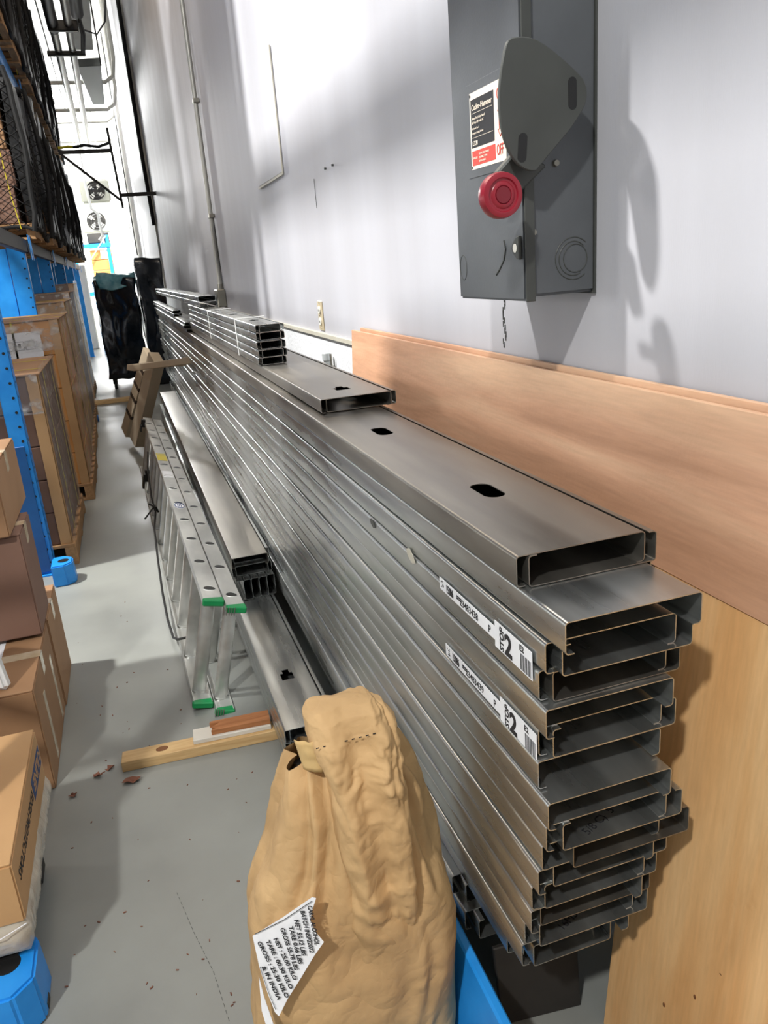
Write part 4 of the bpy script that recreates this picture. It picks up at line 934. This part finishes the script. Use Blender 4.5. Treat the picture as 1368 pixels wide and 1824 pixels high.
tag(obj('cable_hook', MB().tube([(WX-.04, yb2+1.0, 2.3), (WX-.06, yb2+1.0, 3.3), (WX-.06, yb2+.9, 6.8)], .03, 8), 'black', smooth=True), 'black vertical cable on the wall above the bracket', 'cable')
# unit heaters (fan faces)
for i, (u0, v0, u1, v1, y, lab) in enumerate(((146, 318, 192, 362, 22, 'upper nearer fan unit with round black grille high in the far aisle'), (148, 372, 193, 416, 26, 'lower farther fan unit with round grille above the far cartons'))):
    a = py(u0, v1, y); b = py(u1, v0, y); w_, h_ = b.x-a.x, b.z-a.z
    hu = empty('fan_unit', lab, 'fan unit', 'fan units in the far aisle', loc=(a.x, y, a.z))
    obj('casing', MB().box(0, w_, 0, .35, 0, h_), 'heater', hu, bevel=.04, seg=3)
    cx, cz, rr = w_*.52, h_*.5, min(w_, h_)*.4
    obj('fan_opening', MB().tube([(cx, -.004, cz), (cx, .0, cz)], rr, 32), 'darkgrey', hu)
    for k in range(3): obj('guard_ring', MB().tube([(cx+rr*(1-.28*k)*math.cos(t), -.02, cz+rr*(1-.28*k)*math.sin(t)) for t in [j*PI/14 for j in range(29)]], .009, 5), 'black', hu)
    for k in range(4):
        t = k*PI/2+.5; c = Vector((cx, -.012, cz)); d = Vector((math.cos(t), 0, math.sin(t))); n_ = Vector((-d.z, 0, d.x))
        obj('fan_blade', MB().prism([c+d*.05, c+d*rr*.85+n_*rr*.1, c+d*rr*.8+n_*rr*.55, c+d*.1+n_*.1], (0, .004, 0)), 'offwhite', hu)
    obj('support_rod', MB().tube([(w_*.2, .15, h_), (w_*.2, .15, 7.2-a.z)], .012, 6), 'whitepipe', hu); obj('support_rod', MB().tube([(w_*.8, .15, h_), (w_*.8, .15, 7.2-a.z)], .012, 6), 'whitepipe', hu)
yv = 21.5
tag(obj('vent_pipe', MB().tube([Vector((py(150, 320, yv).x, yv, 7.19)), py(150, 320, yv), py(157, 350, yv), py(163, 372, yv), py(174, 380, yv), py(178, 400, yv), py(183, 420, yv), py(177, 428, yv)], .035, 10), 'whitepipe', smooth=True), 'white bent pipe running down in front of the fan units', 'pipe')
# far blue rack with cartons
yr = 28.0
fr = empty('far_rack', 'small blue rack with tan cartons at the far end of the aisle', 'rack', loc=(0, yr, 0))
for (u, v0, v1) in ((143, 368, 500), (200, 418, 482)):
    a = py(u, v1, yr); b = py(u, v0, yr); obj('upright', MB().box(a.x-.05, a.x+.05, 0, .08, 0, b.z), 'blue', fr, bevel=.005)
aL = py(155, 415, yr); aR = py(197, 418, yr)
for z in (py(170, 434, yr).z, 1.2): obj('beam', MB().box(py(143, 450, yr).x, py(200, 450, yr).x, -.03, .9, z-.12, z), 'blue', fr)
obj('diagonal_brace', MB().bar(py(157, 470, yr)-Vector((0, yr+.04, 0)), py(188, 420, yr)-Vector((0, yr+.04, 0)), .04), 'pad', fr)
xa = py(160, 450, yr).x; xb = py(199, 450, yr).x; za = 1.22; zb3 = py(175, 436, yr).z-.14; nq = 4
for k in range(nq):
    z0 = za+(zb3-za)*k/nq; cx = empty('carton', f'{("lowest", "second lowest", "third lowest", "top")[k]} tan carton on the far blue rack', 'carton', 'cartons on the far rack', loc=((xa+xb)/2, yr+.6, z0+.002)); hw = (xb-xa)/2
    obj('box_body', MB().box(-hw, hw, -.5, .4, 0, (zb3-za)/nq-.012), 'cardor', cx, bevel=.01)
    if k == 3: obj('label_sticker', MB().box(-.02, .24, -.506, -.501, .02, (zb3-za)/nq-.03), 'paper', cx)
z_ = py(170, 434, yr).z
tag(obj('dark_bundle', MB().box(xa, xa+.45, yr+.05, yr+.6, z_+.001, z_+.42).box(xa+.5, xb, yr+.05, yr+.5, z_+.001, z_+.5), 'darkgrey', bevel=.03), 'dark bundle on top of the far blue rack', 'bundle')
tag(obj('floor_cabinet', MB().box(-1.1, -.55, 20, 20.6, 0, 1.9), 'offwhite', bevel=.02), 'pale cabinet at the far end behind the rack', 'cabinet')
tag(obj('wall_cabinet', MB().box(.45, .76, 26, 26.6, 2.4, 3.2), 'white', bevel=.02), 'white box on the far right wall', 'cabinet')

# ------------------------------------------------------------ debris on the floor
for i, (u, v, s_, lab) in enumerate(((235, 1392, .03, 'largest curled brown leaf on the floor below the pine board'), (197, 1370, .018, 'dark curled leaf on the floor left of the pine board end'), (175, 1383, .017, 'thin dark leaf scrap left of the dark curled leaf'), (132, 1418, .016, 'small reddish leaf near the lower left cartons'))):
    p = pz(u, v, 0); mb = MB(); rnd = random.Random(i); n = 9
    ring = []
    for k in range(n):
        t = 2*PI*k/n; r = s_*(.5+.6*rnd.random()); ring.append((p.x+r*math.cos(t), p.y+r*math.sin(t)*.7, .002+.012*rnd.random()))
    mb.v = ring+[(p.x, p.y, .001)]; mb.f = [(k, (k+1) % n, n) for k in range(n)]
    o = obj('dry_leaf', mb, 'leaf'); md = o.modifiers.new('s', 'SOLIDIFY'); md.thickness = .0008; tag(o, lab, 'leaf', 'dry leaves')
cb = MB(); rnd = random.Random(3)
for k in range(70):
    p = pz(rnd.uniform(120, 460), rnd.uniform(1050, 1800), 0); r = rnd.uniform(.0008, .0028); a = rnd.random()*3
    cb.bar((p.x, p.y, r/2), (p.x+r*3*math.cos(a), p.y+r*3*math.sin(a), r/2), r, r)
tag(obj('floor_crumbs', cb, 'leaf'), 'tiny dark crumbs scattered over the grey floor', 'debris', kind='stuff')
